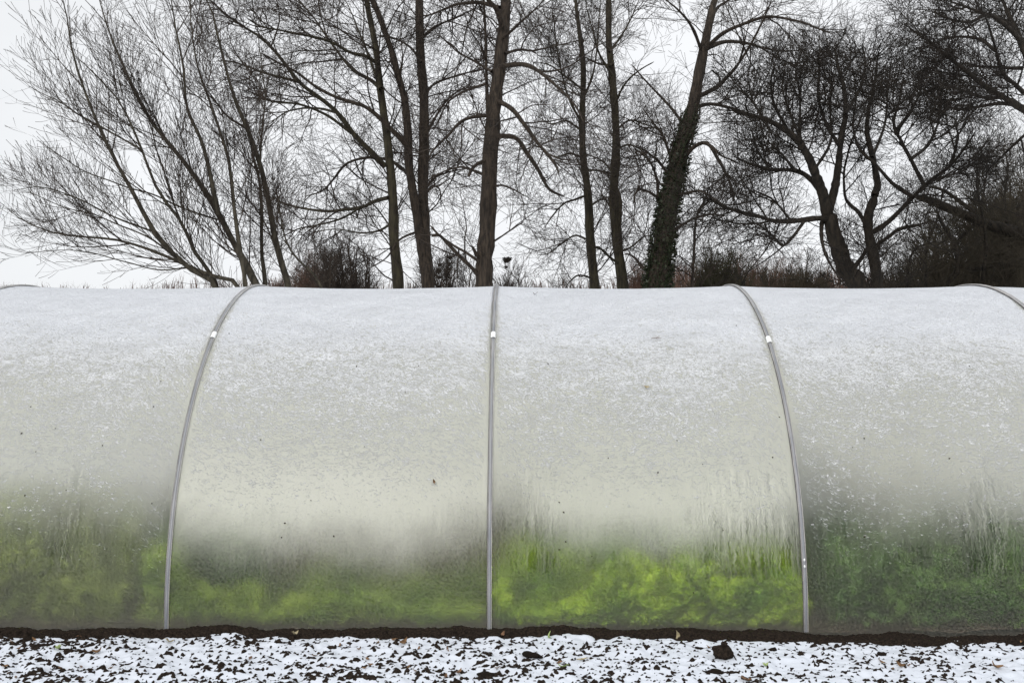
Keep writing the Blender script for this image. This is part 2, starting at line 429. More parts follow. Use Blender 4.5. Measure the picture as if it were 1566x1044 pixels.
    Q = np.stack([idx[:-1, :-1], idx[1:, :-1], idx[1:, 1:], idx[:-1, 1:]], -1).reshape(-1, 4)
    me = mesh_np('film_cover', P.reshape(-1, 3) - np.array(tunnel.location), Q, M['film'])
    for nm, v in (('cover', cover), ('mist', mist), ('streak', streak), ('slant', slant)):
        at = me.attributes.new(nm, 'FLOAT', 'POINT'); at.data.foreach_set('value', v.ravel().astype(np.float32))
    uvl = me.uv_layers.new(name='UVMap')
    UV = np.stack([X.ravel(), (T * RAD).ravel()], -1)
    uvl.data.foreach_set('uv', UV[Q.ravel()].ravel().astype(np.float32))
    return me
film = link('film_cover', make_film(), tunnel)
# end sheets close both ends
for k in (KMIN, KMAX):
    g = Geo(); xe = X0 + k * HS; n = 48
    th = np.linspace(0, math.pi, n)
    arc = np.stack([np.full(n, xe), YC - RAD * np.cos(th), RAD * np.sin(th)], -1)
    V = np.concatenate([arc, [[xe, YC, 0]]])
    g.add(V, None, [[i, i + 1, n] for i in range(n - 1)])
    o = link('end_sheet', g.mesh('end_sheet', simple('end_film', (0.6, 0.6, 0.6), (0.7, 0.7, 0.7), transl=0.5), tunnel.location), tunnel)

def sweep_profile(xc, prof, th, g):
    """prof: (dx, dr) points swept round the hoop"""
    n = len(prof); V = []
    for a in th:
        for dx, dr in prof:
            r = RAD + dr
            V.append((xc + dx, YC - r * math.cos(a), r * math.sin(a)))
    idx = np.arange(len(th) * n).reshape(len(th), n)
    Q = [(idx[i, j], idx[i, (j + 1) % n], idx[i + 1, (j + 1) % n], idx[i + 1, j]) for i in range(len(th) - 1) for j in range(n)]
    g.add(V, Q)
    g.add(np.array(V)[idx[0]], [[0, 1, 2, 3]] if n == 4 else None)
    g.add(np.array(V)[idx[-1]], [[3, 2, 1, 0]] if n == 4 else None)
TH = np.linspace(0.002, math.pi - 0.002, 120)
def arc_prof(cx, w, h, base, n=6):
    return [(cx - w / 2, base)] + [(cx - w / 2 * math.cos(math.pi * i / (n)), base + h * math.sin(math.pi * i / n)) for i in range(1, n)] + [(cx + w / 2, base)]
for k in range(KMIN, KMAX + 1):
    xc = HX[k]
    g = Geo(); sweep_profile(xc, arc_prof(0, 0.022, 0.010, 0.001), TH, g)
    hoop = link('hoop', g.mesh('hoop', M['strip'], tunnel.location), tunnel)
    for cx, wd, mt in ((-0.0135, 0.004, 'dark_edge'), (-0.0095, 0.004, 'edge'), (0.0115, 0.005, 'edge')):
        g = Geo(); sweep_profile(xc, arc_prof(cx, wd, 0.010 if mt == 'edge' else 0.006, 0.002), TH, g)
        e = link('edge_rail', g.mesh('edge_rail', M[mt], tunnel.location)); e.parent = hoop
    # white joining sleeve
    ztgt = 1.676 - (0.03 if k == 1 else 0)
    a0 = math.asin(ztgt / RAD)
    g = Geo(); sweep_profile(xc, arc_prof(0, 0.034, 0.017, 0.002), np.linspace(a0 - 0.017, a0 + 0.013, 6), g)
    e = link('joining_sleeve', g.mesh('joining_sleeve', M['white_plastic'], tunnel.location)); e.parent = hoop
    if k == 1:
        for zz in (0.40, 0.365):
            a1 = math.asin(zz / RAD); g = Geo()
            p = np.array([[xc, YC - (RAD + 0.014) * math.cos(a1), (RAD + 0.014) * math.sin(a1)]])
            u = np.linspace(0, 2 * math.pi, 9)[:-1]
            V = [(xc + 0.006 * math.cos(q), p[0, 1], p[0, 2] + 0.010 * math.sin(q)) for q in u] + [(xc + 0.003 * math.cos(q), p[0, 1] - 0.006, p[0, 2] + 0.006 * math.sin(q)) for q in u]
            g.add(V, [(i, (i + 1) % 8, 8 + (i + 1) % 8, 8 + i) for i in range(8)] + [(8, 9, 10, 11), (8, 11, 12, 15), (12, 13, 14, 15)])
            e = link('tape_patch', g.mesh('tape_patch', M['white_plastic'], tunnel.location)); e.parent = hoop

# ------------------------------------------------------------------ GROUND
g = Geo()
xs = np.concatenate([-np.geomspace(900, 6, 22), np.linspace(-5.5, 5.5, 12), np.geomspace(6, 900, 22)])
ys = np.concatenate([[-300, -60, -15, -4, 0, 2, 3.5], np.linspace(4, 14, 14), np.geomspace(16, 1500, 22)])
X, Y = np.meshgrid(xs, ys, indexing='ij')
Z = -0.035 + (fbm(X * 0.05 + 5, Y * 0.05, 3, 2) - 0.5) * np.clip((np.hypot(X, Y) - 20) / 200, 0, 1) * 2
idx = np.arange(X.size).reshape(X.shape)
g.add(np.stack([X, Y, Z], -1).reshape(-1, 3), np.stack([idx[:-1, :-1], idx[1:, :-1], idx[1:, 1:], idx[:-1, 1:]], -1).reshape(-1, 4))
tag(link('ground', g.mesh('ground', M['field'])), kind='structure')

def bank_profile(X, Y):
    """front line of the soil bank and its crest"""
    front = 5.385 - 0.10 * ss(0.3, 2.2, X) * 0.9 + 0.05 * (fbm(X * 1.7 + 3, X * 0 + 1, 61, 3) - 0.5) * 2 + 0.03 * (fbm(X * 7, X * 0, 67, 3) - 0.5) * 2
    crest = -0.048 + 0.095 * (fbm(X * 1.6 + 9, X * 0 + 2, 71, 3)) + 0.022 * (fbm(X * 9, X * 0, 73, 3) - 0.5)
    return front, crest

def heightfields():
    st = 0.0075
    xs = np.arange(-4.4, 4.4, st); ys = np.arange(3.7, 5.62, st)
    X, Y = np.meshgrid(xs, ys, indexing='ij')
    idx = np.arange(X.size).reshape(X.shape)
    Q = np.stack([idx[:-1, :-1], idx[1:, :-1], idx[1:, 1:], idx[:-1, 1:]], -1).reshape(-1, 4)
    front, crest = bank_profile(X, Y)
    clod = fbm(X * 16, Y * 16, 11, 4, 0.6)
    fine = fbm(X * 52, Y * 60, 19, 3, 0.6)
    lump = fbm(X * 5, Y * 5, 23, 2)
    n1 = np.abs(fbm(X * 30 + 40, Y * 30, 29, 2) - 0.5) * 2
    soil = 0.056 * (clod - 0.5) + 0.056 * (fine - 0.5) + 0.030 * (lump - 0.5) + 0.012 * (1 - n1) - 0.006
    bk = ss(front, front + 0.10, Y)
    soil = soil * (1 - bk * 0.72) + crest * bk * (1 - ss(5.50, 5.62, Y) * 0.25)
    # the snow sheet follows the larger lumps and bridges the gaps between clods
    base = 0.030 * (lump - 0.5) + 0.030 * (fbm(X * 16, Y * 16, 11, 2, 0.5) - 0.5)
    dens = fbm(X * 1.1 + 2, Y * 1.4, 37, 3)
    left = 0.004 * ss(-0.6, -2.6, X) + 0.003 * ss(-1.6, -2.6, X) * 0
    snow = base + 0.0115 - left - 0.016 * (dens - 0.5) + 0.006 * (fbm(X * 40, Y * 40, 43, 2) - 0.5)
    dif = (soil - snow)[(np.abs(X) < 3) & (Y > 4.4) & (Y < 5.15)]
    snow = snow + np.percentile(dif, 77)
    snow = snow - 0.09 * ss(front - 0.035 + 0.02 * (fine - 0.5), front + 0.045, Y)
    cap = ss(0.60, 0.75, fbm(X * 3.2 + 7, Y * 9, 83, 2)) * ss(0.0, -1.0, X)
    on_bank = ss(0.61, 0.66, fbm(X * 2.6 + 7, Y * 12, 83, 3)) * ss(0.5, 0.2, X) * ss(-1.2, -0.9, X) * bk * (1 - ss(5.43, 5.47, Y))
    snow = np.where(on_bank > 0, np.maximum(snow, soil - 0.012 + 0.020 * on_bank), snow)
    edge = np.maximum(ss(4.15, 4.38, np.abs(X)), 1 - ss(3.7, 3.85, Y))
    soil = soil * (1 - edge) - 0.07 * edge; snow = snow * (1 - edge) - 0.10 * edge
    return X, Y, soil, snow, Q
X, Y, soil, snow, Q = heightfields()
SOILX, SOILY, SOILH = X[:, 0], Y[0], np.maximum(soil, snow)
def ground_z(x, y):
    i = int(round((x - SOILX[0]) / 0.0075)); j = int(round((y - SOILY[0]) / 0.0075))
    i = min(max(i, 0), SOILH.shape[0] - 1); j = min(max(j, 0), SOILH.shape[1] - 1)
    return float(SOILH[i, j])
tag(link('soil', mesh_np('soil', np.stack([X, Y, soil], -1).reshape(-1, 3), Q, M['soil'])), kind='structure')
tag(link('snow', mesh_np('snow', np.stack([X, Y, snow], -1).reshape(-1, 3), Q, M['snow'])), kind='structure')

# floor inside the tunnel
xs = np.arange(X0 + KMIN * HS, X0 + KMAX * HS, 0.06); ys = np.arange(D0 + 0.03, D0 + 2 * RAD - 0.03, 0.05)
X, Y = np.meshgrid(xs, ys, indexing='ij'); idx = np.arange(X.size).reshape(X.shape)
Z = 0.0 + 0.06 * (fbm(X * 6, Y * 6, 91, 3) - 0.5)
tag(link('tunnel_floor', mesh_np('tunnel_floor', np.stack([X, Y, Z], -1).reshape(-1, 3), np.stack([idx[:-1, :-1], idx[1:, :-1], idx[1:, 1:], idx[:-1, 1:]], -1).reshape(-1, 4), M['floor_soil'])), kind='structure')
# reddish wood chip path between the beds
xs = np.arange(X0 + KMIN * HS + .1, X0 + KMAX * HS - .1, 0.06); ys = np.arange(7.05, 8.0, 0.05)
X, Y = np.meshgrid(xs, ys, indexing='ij'); idx = np.arange(X.size).reshape(X.shape)
Z = 0.045 + 0.03 * (fbm(X * 9, Y * 9, 97, 3) - 0.5)
tag(link('path', mesh_np('path', np.stack([X, Y, Z], -1).reshape(-1, 3), np.stack([idx[:-1, :-1], idx[1:, :-1], idx[1:, 1:], idx[:-1, 1:]], -1).reshape(-1, 4), M['chips'])), kind='structure')

# ------------------------------------------------------------------ crops behind the film
def foliage(rng, cx, cy, cz, ln, wd, n_up=0.6, spread=1.0):
    """n leaves: folded diamonds; cx.. arrays of roots"""
    n = len(cx)
    az = rng.uniform(0, 2 * math.pi, n); el = rng.uniform(0.2, 1.4, n) * n_up + 0.1
    d = np.stack([np.cos(az) * np.cos(el) * spread, np.sin(az) * np.cos(el) * spread, np.sin(el)], -1)
    sd = np.stack([-np.sin(az), np.cos(az), rng.uniform(-.3, .3, n)], -1)
    p = np.stack([cx, cy, cz], -1)
    l = ln[:, None]; w_ = wd[:, None]
    mid = p + d * l * 0.55 + np.array([0, 0, -0.1]) * l * 0.2
    V = np.stack([p, mid + sd * w_, p + d * l + np.array([0, 0, -0.35]) * l, mid - sd * w_], 1)
    return V.reshape(-1, 3), np.arange(4 * n).reshape(-1, 4)
def crop(name, px0, px1, Y0, Y1, hfun, n, mt, label, cat, seed, clump=5.0, size=(0.03, 0.07), up=0.8):
    rng = np.random.default_rng(seed)
    Y = rng.uniform(Y0, Y1, n); X = (rng.uniform(px0, px1, n) - CX) / F * ((Y0 + Y1) / 2)
    k = fbm(X * clump + 50, Y * clump + 50, seed, 3)
    H = hfun(X, Y) * (0.35 + 1.3 * ss(0.30, 0.68, k))
    keep = H > 0.03
    X, Y, H = X[keep], Y[keep], H[keep]
    z = rng.uniform(0.0, 1.0, len(X)) ** 0.9 * H
    ok = (Y > YC - np.sqrt(RAD ** 2 - np.minimum(z + 0.06, 1.9) ** 2) + 0.09) & (z < 0.72)
    X, Y, z = X[ok], Y[ok], z[ok]
    V, Qd = foliage(rng, X, Y, z, rng.uniform(size[0], size[1], len(X)), rng.uniform(0.012, 0.035, len(X)), up)
    g = Geo(); g.add(V, Qd)
    return tag(link(name, g.mesh(name, mt, smooth=False)), label, cat, kind='stuff')
crop('leafy_greens', 764, 1192, 5.58, 6.75, lambda x, y: 0.23 + 0 * x, 26000, M['leaf_bright'],
     'bright yellow-green leafy crop behind the film between the middle and right hoops', 'crop', 5)
crop('salad_bed', 258, 742, 5.66, 6.55, lambda x, y: 0.12 + 0.12 * ss(-1.6, -2.0, x) + 0 * x, 18000, M['leaf_olive'],
     'low olive green crop rows blurred behind the film left of the middle hoop', 'crop', 6)
crop('tall_greens', -500, 236, 5.65, 6.7, lambda x, y: 0.42 + 0.24 * ss(-2.35, -2.75, x), 28000, M['leaf_mid'],
     'tall olive green crop behind the film in the leftmost panel', 'crop', 7)
crop('dark_greens', 1232, 2100, 5.58, 6.7, lambda x, y: 0.34 + 0 * x, 30000, M['leaf_dark'],
     'dark green crop behind the film in the rightmost panel', 'crop', 8)
crop('kale_bed', 255, 420, 5.9, 6.5, lambda x, y: 0.30 + 0 * x, 4000, M['leaf_dark'],
     'dark green leafy clump behind the film just right of the left hoop', 'crop', 9)
crop('back_bed', -800, 2300, 8.2, 9.3, lambda x, y: 0.07 + 0 * x, 9000, M['leaf_dark'],
     'dark green bed along the far side of the tunnel, faint through the mist', 'crop', 10, size=(0.08, 0.16))

M['leaf_blue'] = simple('leaf_blue', (0.022, 0.036, 0.036), (0.060, 0.085, 0.080), (5, 5, 5), rough=0.5, bump=0, transl=0.15)
def add_dark_mass(px0, px1, Y0, Y1, h, n, label, seed):  # leafy masses added to make the dark blurs beside the hoops
    o = crop('dark_mass', px0, px1, Y0, Y1, lambda x, y: h + 0 * x, n, M['leaf_blue'], label, 'dark_mass', seed, clump=1.2, size=(0.06, 0.12), up=1.0)
    del o['kind']
add_dark_mass(1240, 1400, 8.0, 9.0, 0.62, 5000, 'added dark bluish mass blurred behind the film, just right of the right hoop', 21)
add_dark_mass(764, 835, 8.2, 8.9, 0.50, 1800, 'added dim blue-grey mass behind the film, just right of the middle hoop', 22)
add_dark_mass(690, 742, 7.9, 8.6, 0.34, 1500, 'added dim dark mass behind the film, just left of the middle hoop', 23)
add_dark_mass(258, 335, 7.4, 8.0, 0.30, 1800, 'added dark bluish mass behind the film, just right of the left hoop', 24)
add_dark_mass(1100, 1225, 6.9, 7.7, 0.22, 1800, 'dark low leafy mass behind the film, just left of the right hoop', 25)

# ------------------------------------------------------------------ TREES
def P3(px, py, Y):
    return np.array([(px - CX) / F * Y, Y, EYE + (CY - py) / F * Y])

def resample(pts, k, wig, rng):
    pts = np.asarray(pts, float)
    # Catmull-Rom
    d = np.r_[0, np.cumsum(np.linalg.norm(np.diff(pts, axis=0), axis=1))]
    t = np.linspace(0, d[-1], k)
    P = np.vstack([2 * pts[0] - pts[1], pts, 2 * pts[-1] - pts[-2]])
    out = []
    for q in t:
        i = min(np.searchsorted(d, q, side='right') - 1, len(pts) - 2)
        u = (q - d[i]) / (d[i + 1] - d[i] + 1e-9)
        p0, p1, p2, p3 = P[i], P[i + 1], P[i + 2], P[i + 3]
        out.append(0.5 * ((2 * p1) + (-p0 + p2) * u + (2 * p0 - 5 * p1 + 4 * p2 - p3) * u * u + (-p0 + 3 * p1 - 3 * p2 + p3) * u ** 3))
    out = np.array(out)
    if wig:
        nz = rng.normal(0, 1, (k, 3)); ker = np.array([1, 2, 3, 2, 1]) / 9
        for a in range(3): nz[:, a] = np.convolve(nz[:, a], ker, 'same')
        nz *= wig * np.linspace(0.2, 1, k)[:, None]; nz[0] = 0
        out = out + nz
    return out

def spawn(rng, PP, RR, n, Lr, ang, trop, wig, k, rr, t0=0.15, taper=0.25, lenpow=0.6, flat=1.0, rtip=None):
    """n children from parents PP (N,K,3), RR (N,K)"""
    N_, K = RR.shape
    seg = np.linalg.norm(np.diff(PP, axis=1), axis=2); Ls = seg.sum(1)
    par = rng.choice(N_, n, p=Ls / Ls.sum())
    t = t0 + (1 - t0) * rng.random(n) ** 0.85
    f = t * (K - 1); i = np.minimum(f.astype(int), K - 2); u = (f - i)[:, None]
    pos = PP[par, i] * (1 - u) + PP[par, i + 1] * u
    tan = PP[par, i + 1] - PP[par, i]; tan /= np.linalg.norm(tan, axis=1, keepdims=True) + 1e-9
    rp = RR[par, i] * (1 - u[:, 0]) + RR[par, i + 1] * u[:, 0]
    rnd = rng.normal(0, 1, (n, 3)); rnd -= (rnd * tan).sum(1, keepdims=True) * tan
    rnd /= np.linalg.norm(rnd, axis=1, keepdims=True) + 1e-9
    a = rng.uniform(ang[0], ang[1], n)[:, None]
    d = tan * np.cos(a) + rnd * np.sin(a)
    Lc = rng.uniform(Lr[0], Lr[1], n) * (1.15 - t) ** lenpow * np.clip(Ls[par] / np.median(Ls), 0.5, 1.6) ** 0.3
    r0 = np.minimum(rp * 0.72, rng.uniform(rr[0], rr[1], n) * (0.6 + 0.4 * Lc / Lr[1]))
    P = np.zeros((n, k, 3)); P[:, 0] = pos; cur = d
    trop = np.asarray(trop, float)
    for j in range(1, k):
        cur = cur + trop / k + rng.normal(0, wig, (n, 3))
        cur /= np.linalg.norm(cur, axis=1, keepdims=True) + 1e-9
        P[:, j] = P[:, j - 1] + cur * (Lc / (k - 1))[:, None]
    rt = (rtip if rtip else taper * r0)
    Rr = r0[:, None] * (1 - np.linspace(0, 1, k))[None, :] + (np.asarray(rt)[..., None] if rtip is None else rtip) * np.linspace(0, 1, k)[None, :]
    return P, Rr

def make_tree(name, Y, limbs, label, cat, bark, twig, seed, levels, group=None, base_ext=True, kn=24):
    """limbs: (px width start, px width end, depth start, depth end, [(px,py)...], is_trunk)"""
    rng = np.random.default_rng(seed)
    LP, LR = [], []
    gt = Geo(); base = None
    for li, (w0, w1, d0, d1, pts) in enumerate(limbs):
        n = len(pts); dz = np.linspace(d0, d1, n)
        P = [P3(px, py, Y + dz[i]) for i, (px, py) in enumerate(pts)]
        r0 = w0 / 2 / F * Y; r1 = w1 / 2 / F * Y
        rad_pts = np.linspace(r0, r1, n)
        if pts[0][1] >= 430 and base_ext:          # carry on down to the ground
            v = P[0] - P[1]; v /= np.linalg.norm(v)
            v = v * 0.5 + np.array([0, 0, -1]) * 0.9; s = (P[0][2] + 0.15) / abs(v[2])
            b = P[0] + v * s
            P = [b, P[0] + v * s * 0.5] + P
            rad_pts = np.r_[r0 * 1.45, r0 * 1.12, rad_pts]
            if base is None: base = b.copy(); base[2] = 0
        if pts[-1][1] <= 12:                       # carry on above the picture
            v = P[-1] - P[-2]; v /= np.linalg.norm(v)
            ln = 1.2 + 22 * r1
            P = P + [P[-1] + v * ln * 0.5 + rng.normal(0, .08, 3), P[-1] + v * ln + rng.normal(0, .15, 3)]
            rad_pts = np.r_[rad_pts, r1 * 0.6, r1 * 0.15]
        P = np.array(P)
        dd = np.r_[0, np.cumsum(np.linalg.norm(np.diff(P, axis=0), axis=1))]
        k = kn * 2 if r0 > 0.07 else kn
        Q_ = resample(P, k, 0.022 * min(1, dd[-1] / 4), rng)
        Rr = np.interp(np.linspace(0, dd[-1], k), dd, rad_pts) * (1 + 0.06 * rng.normal(0, 1, k))
        if pts[-1][1] > 12: Rr[-1] *= 0.4
        V, Qd = tubes(Q_[None], Rr[None], 14 if r0 > 0.09 else 8 if r0 > 0.03 else 6)
        if r0 > 0.09:                              # knobbly bark outline
            V = V.copy(); nz = fbm(V[:, 0] * 14 + V[:, 1] * 9, V[:, 2] * 3.5, seed, 3) - 0.5
            c = np.repeat(Q_, 14, axis=0); V = c + (V - c) * (1 + 0.30 * nz)[:, None]
        gt.add(V, Qd)
        sel = np.linspace(0, k - 1, kn).round().astype(int)
        LP.append(Q_[sel]); LR.append(Rr[sel])
    if base is None: base = LP[0][0].copy(); base[2] = 0
    root = empty(name, base)
    tag(root, label, cat, group)
    link('trunk', gt.mesh('trunk', bark, base), root)
    PP, RR = np.array(LP), np.array(LR)
    gc = Geo(); par = (PP, RR); allp = []
    for li, lv in enumerate(levels):
        sides = lv.pop('sides', 3); use = lv.pop('src', -1)
        src = par if (use == -1 or not allp) else allp[use]
        P, Rr = spawn(rng, src[0], src[1], **lv)
        V, Qd = tubes(P, Rr, sides); gc.add(V, Qd)
        par = (P, Rr); allp.append(par)
    link('crown', gc.mesh('crown', twig, base), root)
    return root, (PP, RR)

D = math.radians
def lv(n, L, ang, trop=(0, 0, .3), wig=.08, k=6, rr=(.01, .02), **kw):
    d = dict(n=n, Lr=L, ang=(D(ang[0]), D(ang[1])), trop=trop, wig=wig, k=k, rr=rr); d.update(kw); return d

# --- leaning willow, many stems, far left
make_tree('willow_tree', 17.0, [
    (9.8, 1.6, 0, -1.0, [(328, 438), (302, 420), (267, 392), (233, 354), (203, 297), (172, 241), (147, 190), (125, 134), (114, 99), (104, 56), (97, 5)]),
    (6.6, 1.2, 0, 1.0, [(366, 440), (319, 421), (276, 401), (224, 379), (172, 364), (121, 361), (78, 354), (34, 336), (9, 319)]),
    (3.3, 0.8, .2, 2.0, [(276, 401), (230, 365), (181, 343), (142, 328), (100, 318), (60, 300), (30, 290)]),
    (6.6, 1.2, .3, -1.2, [(332, 438), (298, 388), (276, 341), (241, 293), (216, 229), (194, 180), (178, 150), (140, 110), (100, 75)]),
    (11.5, 1.6, 0, 1.2, [(392, 437), (367, 392), (341, 341), (319, 302), (276, 241), (233, 190), (207, 147), (185, 99), (166, 52), (151, 3)]),
    (7.4, 1.6, 0, -1.0, [(332, 328), (319, 259), (306, 211), (285, 164), (280, 108), (267, 43), (262, 5)]),
    (7.4, 1.6, -.3, .8, [(375, 437), (367, 385), (358, 319), (349, 250), (336, 207), (318, 150), (300, 100), (292, 50), (290, 5)]),
    (3.3, 1.2, .3, 1.0, [(298, 388), (268, 320), (252, 270), (240, 235), (228, 190), (214, 140)]),
    (3.3, 1.0, .3, -1.0, [(332, 336), (280, 318), (240, 300), (190, 285), (130, 262), (92, 238), (58, 215)]),
    (3.3, 1.0, .3, 1.3, [(216, 229), (165, 200), (120, 175), (80, 150), (40, 130)]),
    (3.3, 1.0, .3, -1.3, [(233, 354), (170, 330), (110, 300), (60, 285), (20, 290)]),
    (2.5, 0.8, .3, -1.3, [(290, 408), (241, 412), (190, 400), (130, 385), (80, 382), (30, 388)]),
], 'leaning many-stemmed willow at the far left, stems fanning to upper left', 'tree', M['bark_willow'], M['twig'], 101, [
    lv(170, (1.0, 2.4), (18, 45), (-.10, 0, .55), .05, 9, (.010, .018), t0=.25),
    lv(1250, (.45, 1.3), (20, 45), (-.08, 0, .55), .05, 6, (.005, .009), t0=.1),
    lv(5400, (.25, .75), (20, 50), (-.05, 0, .45), .05, 4, (.0042, .0056), t0=.1, rtip=.0042),
])
make_tree('leaning_tree', 17.8, [
    (7, 2.5, 0, .4, [(405, 437), (401, 388), (401, 319), (396, 270), (385, 235), (380, 190)]),
    (11, 2, 0, -.5, [(440, 437), (423, 379), (410, 310), (397, 250), (379, 198), (358, 147), (341, 86), (328, 34), (320, 4)]),
    (3.5, 1, 0, 1.2, [(423, 385), (410, 352), (398, 330), (375, 300), (340, 275)]),
    (3.5, 1, 0, 1.2, [(397, 250), (400, 200), (405, 150), (400, 100), (392, 50)]),
    (4, 1, 0, -1, [(379, 198), (345, 175), (318, 140), (296, 120)]),
    (4, 1.2, -.4, -1, [(490, 437), (455, 395), (437, 370), (428, 330), (425, 300)]),
], 'slender leaning tree with pale thin stems, right of the leaning willow', 'tree', M['bark_willow'], M['twig'], 102, [
    lv(70, (.8, 1.9), (22, 50), (-.05, 0, .5), .06, 8, (.009, .016), t0=.25),
    lv(550, (.4, 1.1), (22, 50), (-.05, 0, .4), .06, 6, (.005, .008), t0=.1),
    lv(2300, (.2, .6), (22, 55), (0, 0, .3), .06, 4, (.0042, .0056), t0=.1, rtip=.0042),
])
# --- trunk at 610 with the great limbs going left
make_tree('bare_tree', 22.0, [
    (17, 8, 0, .3, [(609, 438), (603, 367), (600, 302), (596, 254), (590, 194), (583, 142), (577, 86), (566, 34), (560, 3)]),
    (9, 2, 0, -2.5, [(588, 254), (572, 237), (542, 207), (516, 172), (491, 151), (456, 125), (426, 86), (400, 58), (372, 40), (345, 22), (325, 4)]),
    (7, 2, 0, 2.0, [(594, 302), (572, 308), (551, 317), (499, 323), (456, 317), (430, 308), (417, 300)]),
    (7, 2, 0, 2.6, [(582, 136), (566, 122), (542, 108), (521, 86), (503, 60), (482, 30), (460, 3)]),
    (6, 2, 0, -2.0, [(577, 97), (560, 86), (535, 80), (508, 65), (478, 56), (434, 47), (400, 40), (375, 25)]),
    (5, 1.5, -.5, -2.5, [(542, 207), (500, 176), (460, 160), (415, 155), (380, 140)]),
    (4.5, 1.5, 0, 1.5, [(516, 172), (480, 165), (440, 170), (410, 190)]),
    (5, 1.5, .5, 2.2, [(583, 142), (562, 80), (545, 40), (530, 4)]),
    (5, 1.5, -.5, -1.5, [(456, 125), (430, 118), (400, 110), (360, 95), (330, 92)]),
    (4, 1.2, 0, -1.5, [(551, 317), (520, 335), (480, 345), (450, 352), (425, 366)]),
    (4, 1.2, 0, 1.5, [(600, 340), (580, 352), (550, 356), (510, 350), (470, 358)]),
], 'tall bare tree, left of the twin trunks, great limbs reaching to upper left', 'tree', M['bark_green'], M['twig'], 103, [
    lv(190, (1.0, 2.6), (30, 65), (-.12, 0, .12), .11, 10, (.014, .026), t0=.25, sides=4),
    lv(1575, (.5, 1.5), (28, 62), (0, 0, .12), .11, 7, (.006, .011), t0=.12),
    lv(5840, (.25, .8), (25, 60), (0, 0, .12), .10, 5, (.0055, .0075), t0=.1, rtip=.0042),
])
# --- twin trunks at 650
make_tree('forked_tree', 22.6, [
    (20, 12, 0, .3, [(654, 438), (650, 390), (648, 345), (646, 280), (648, 216), (648, 151), (644, 95), (642, 43), (641, 3)]),
    (15, 8, 0, -.6, [(650, 420), (642, 362), (633, 302), (626, 259), (623, 194), (618, 147), (607, 108), (594, 65), (581, 26), (570, 3)]),
    (8, 2, -.4, -2.8, [(628, 235), (616, 216), (590, 190), (560, 164), (521, 151), (486, 134), (452, 108), (420, 95), (395, 80)]),
    (7, 2, 0, 2.4, [(626, 268), (616, 259), (594, 244), (560, 241), (529, 250), (508, 276), (492, 292), (470, 300)]),
    (5, 1.5, 0, 1.5, [(648, 151), (662, 130), (690, 118), (720, 110), (745, 104)]),
    (5, 1.5, 0, -1.5, [(646, 216), (660, 190), (678, 160), (700, 140), (722, 132)]),
    (4.5, 1.5, 0, 1.5, [(644, 95), (625, 70), (600, 58), (575, 55)]),
    (4.5, 1.5, 0, 1.8, [(646, 290), (668, 270), (690, 262), (715, 256)]),
    (5, 1.2, 0, -1.8, [(642, 60), (668, 40), (700, 26), (730, 12)]),
    (4, 1.5, 0, -1.3, [(636, 355), (618, 362), (606, 372), (590, 395), (566, 410)]),
    (4, 1.5, 0, 1.0, [(650, 300), (660, 285), (672, 290), (674, 315)]),
    (4, 1.5, 0, -1.0, [(618, 147), (612, 140), (603, 110), (585, 85)]),
], 'tall tree forking into twin trunks, just left of the thickest trunk', 'tree', M['bark_brown'], M['twig'], 104, [
    lv(145, (.9, 2.3), (30, 70), (0, 0, .08), .12, 10, (.013, .024), t0=.28, sides=4),
    lv(1155, (.45, 1.3), (28, 65), (0, 0, .1), .12, 7, (.006, .011), t0=.12),
    lv(4312, (.25, .75), (25, 60), (0, 0, .1), .11, 5, (.0055, .0075), t0=.1, rtip=.0042),
])
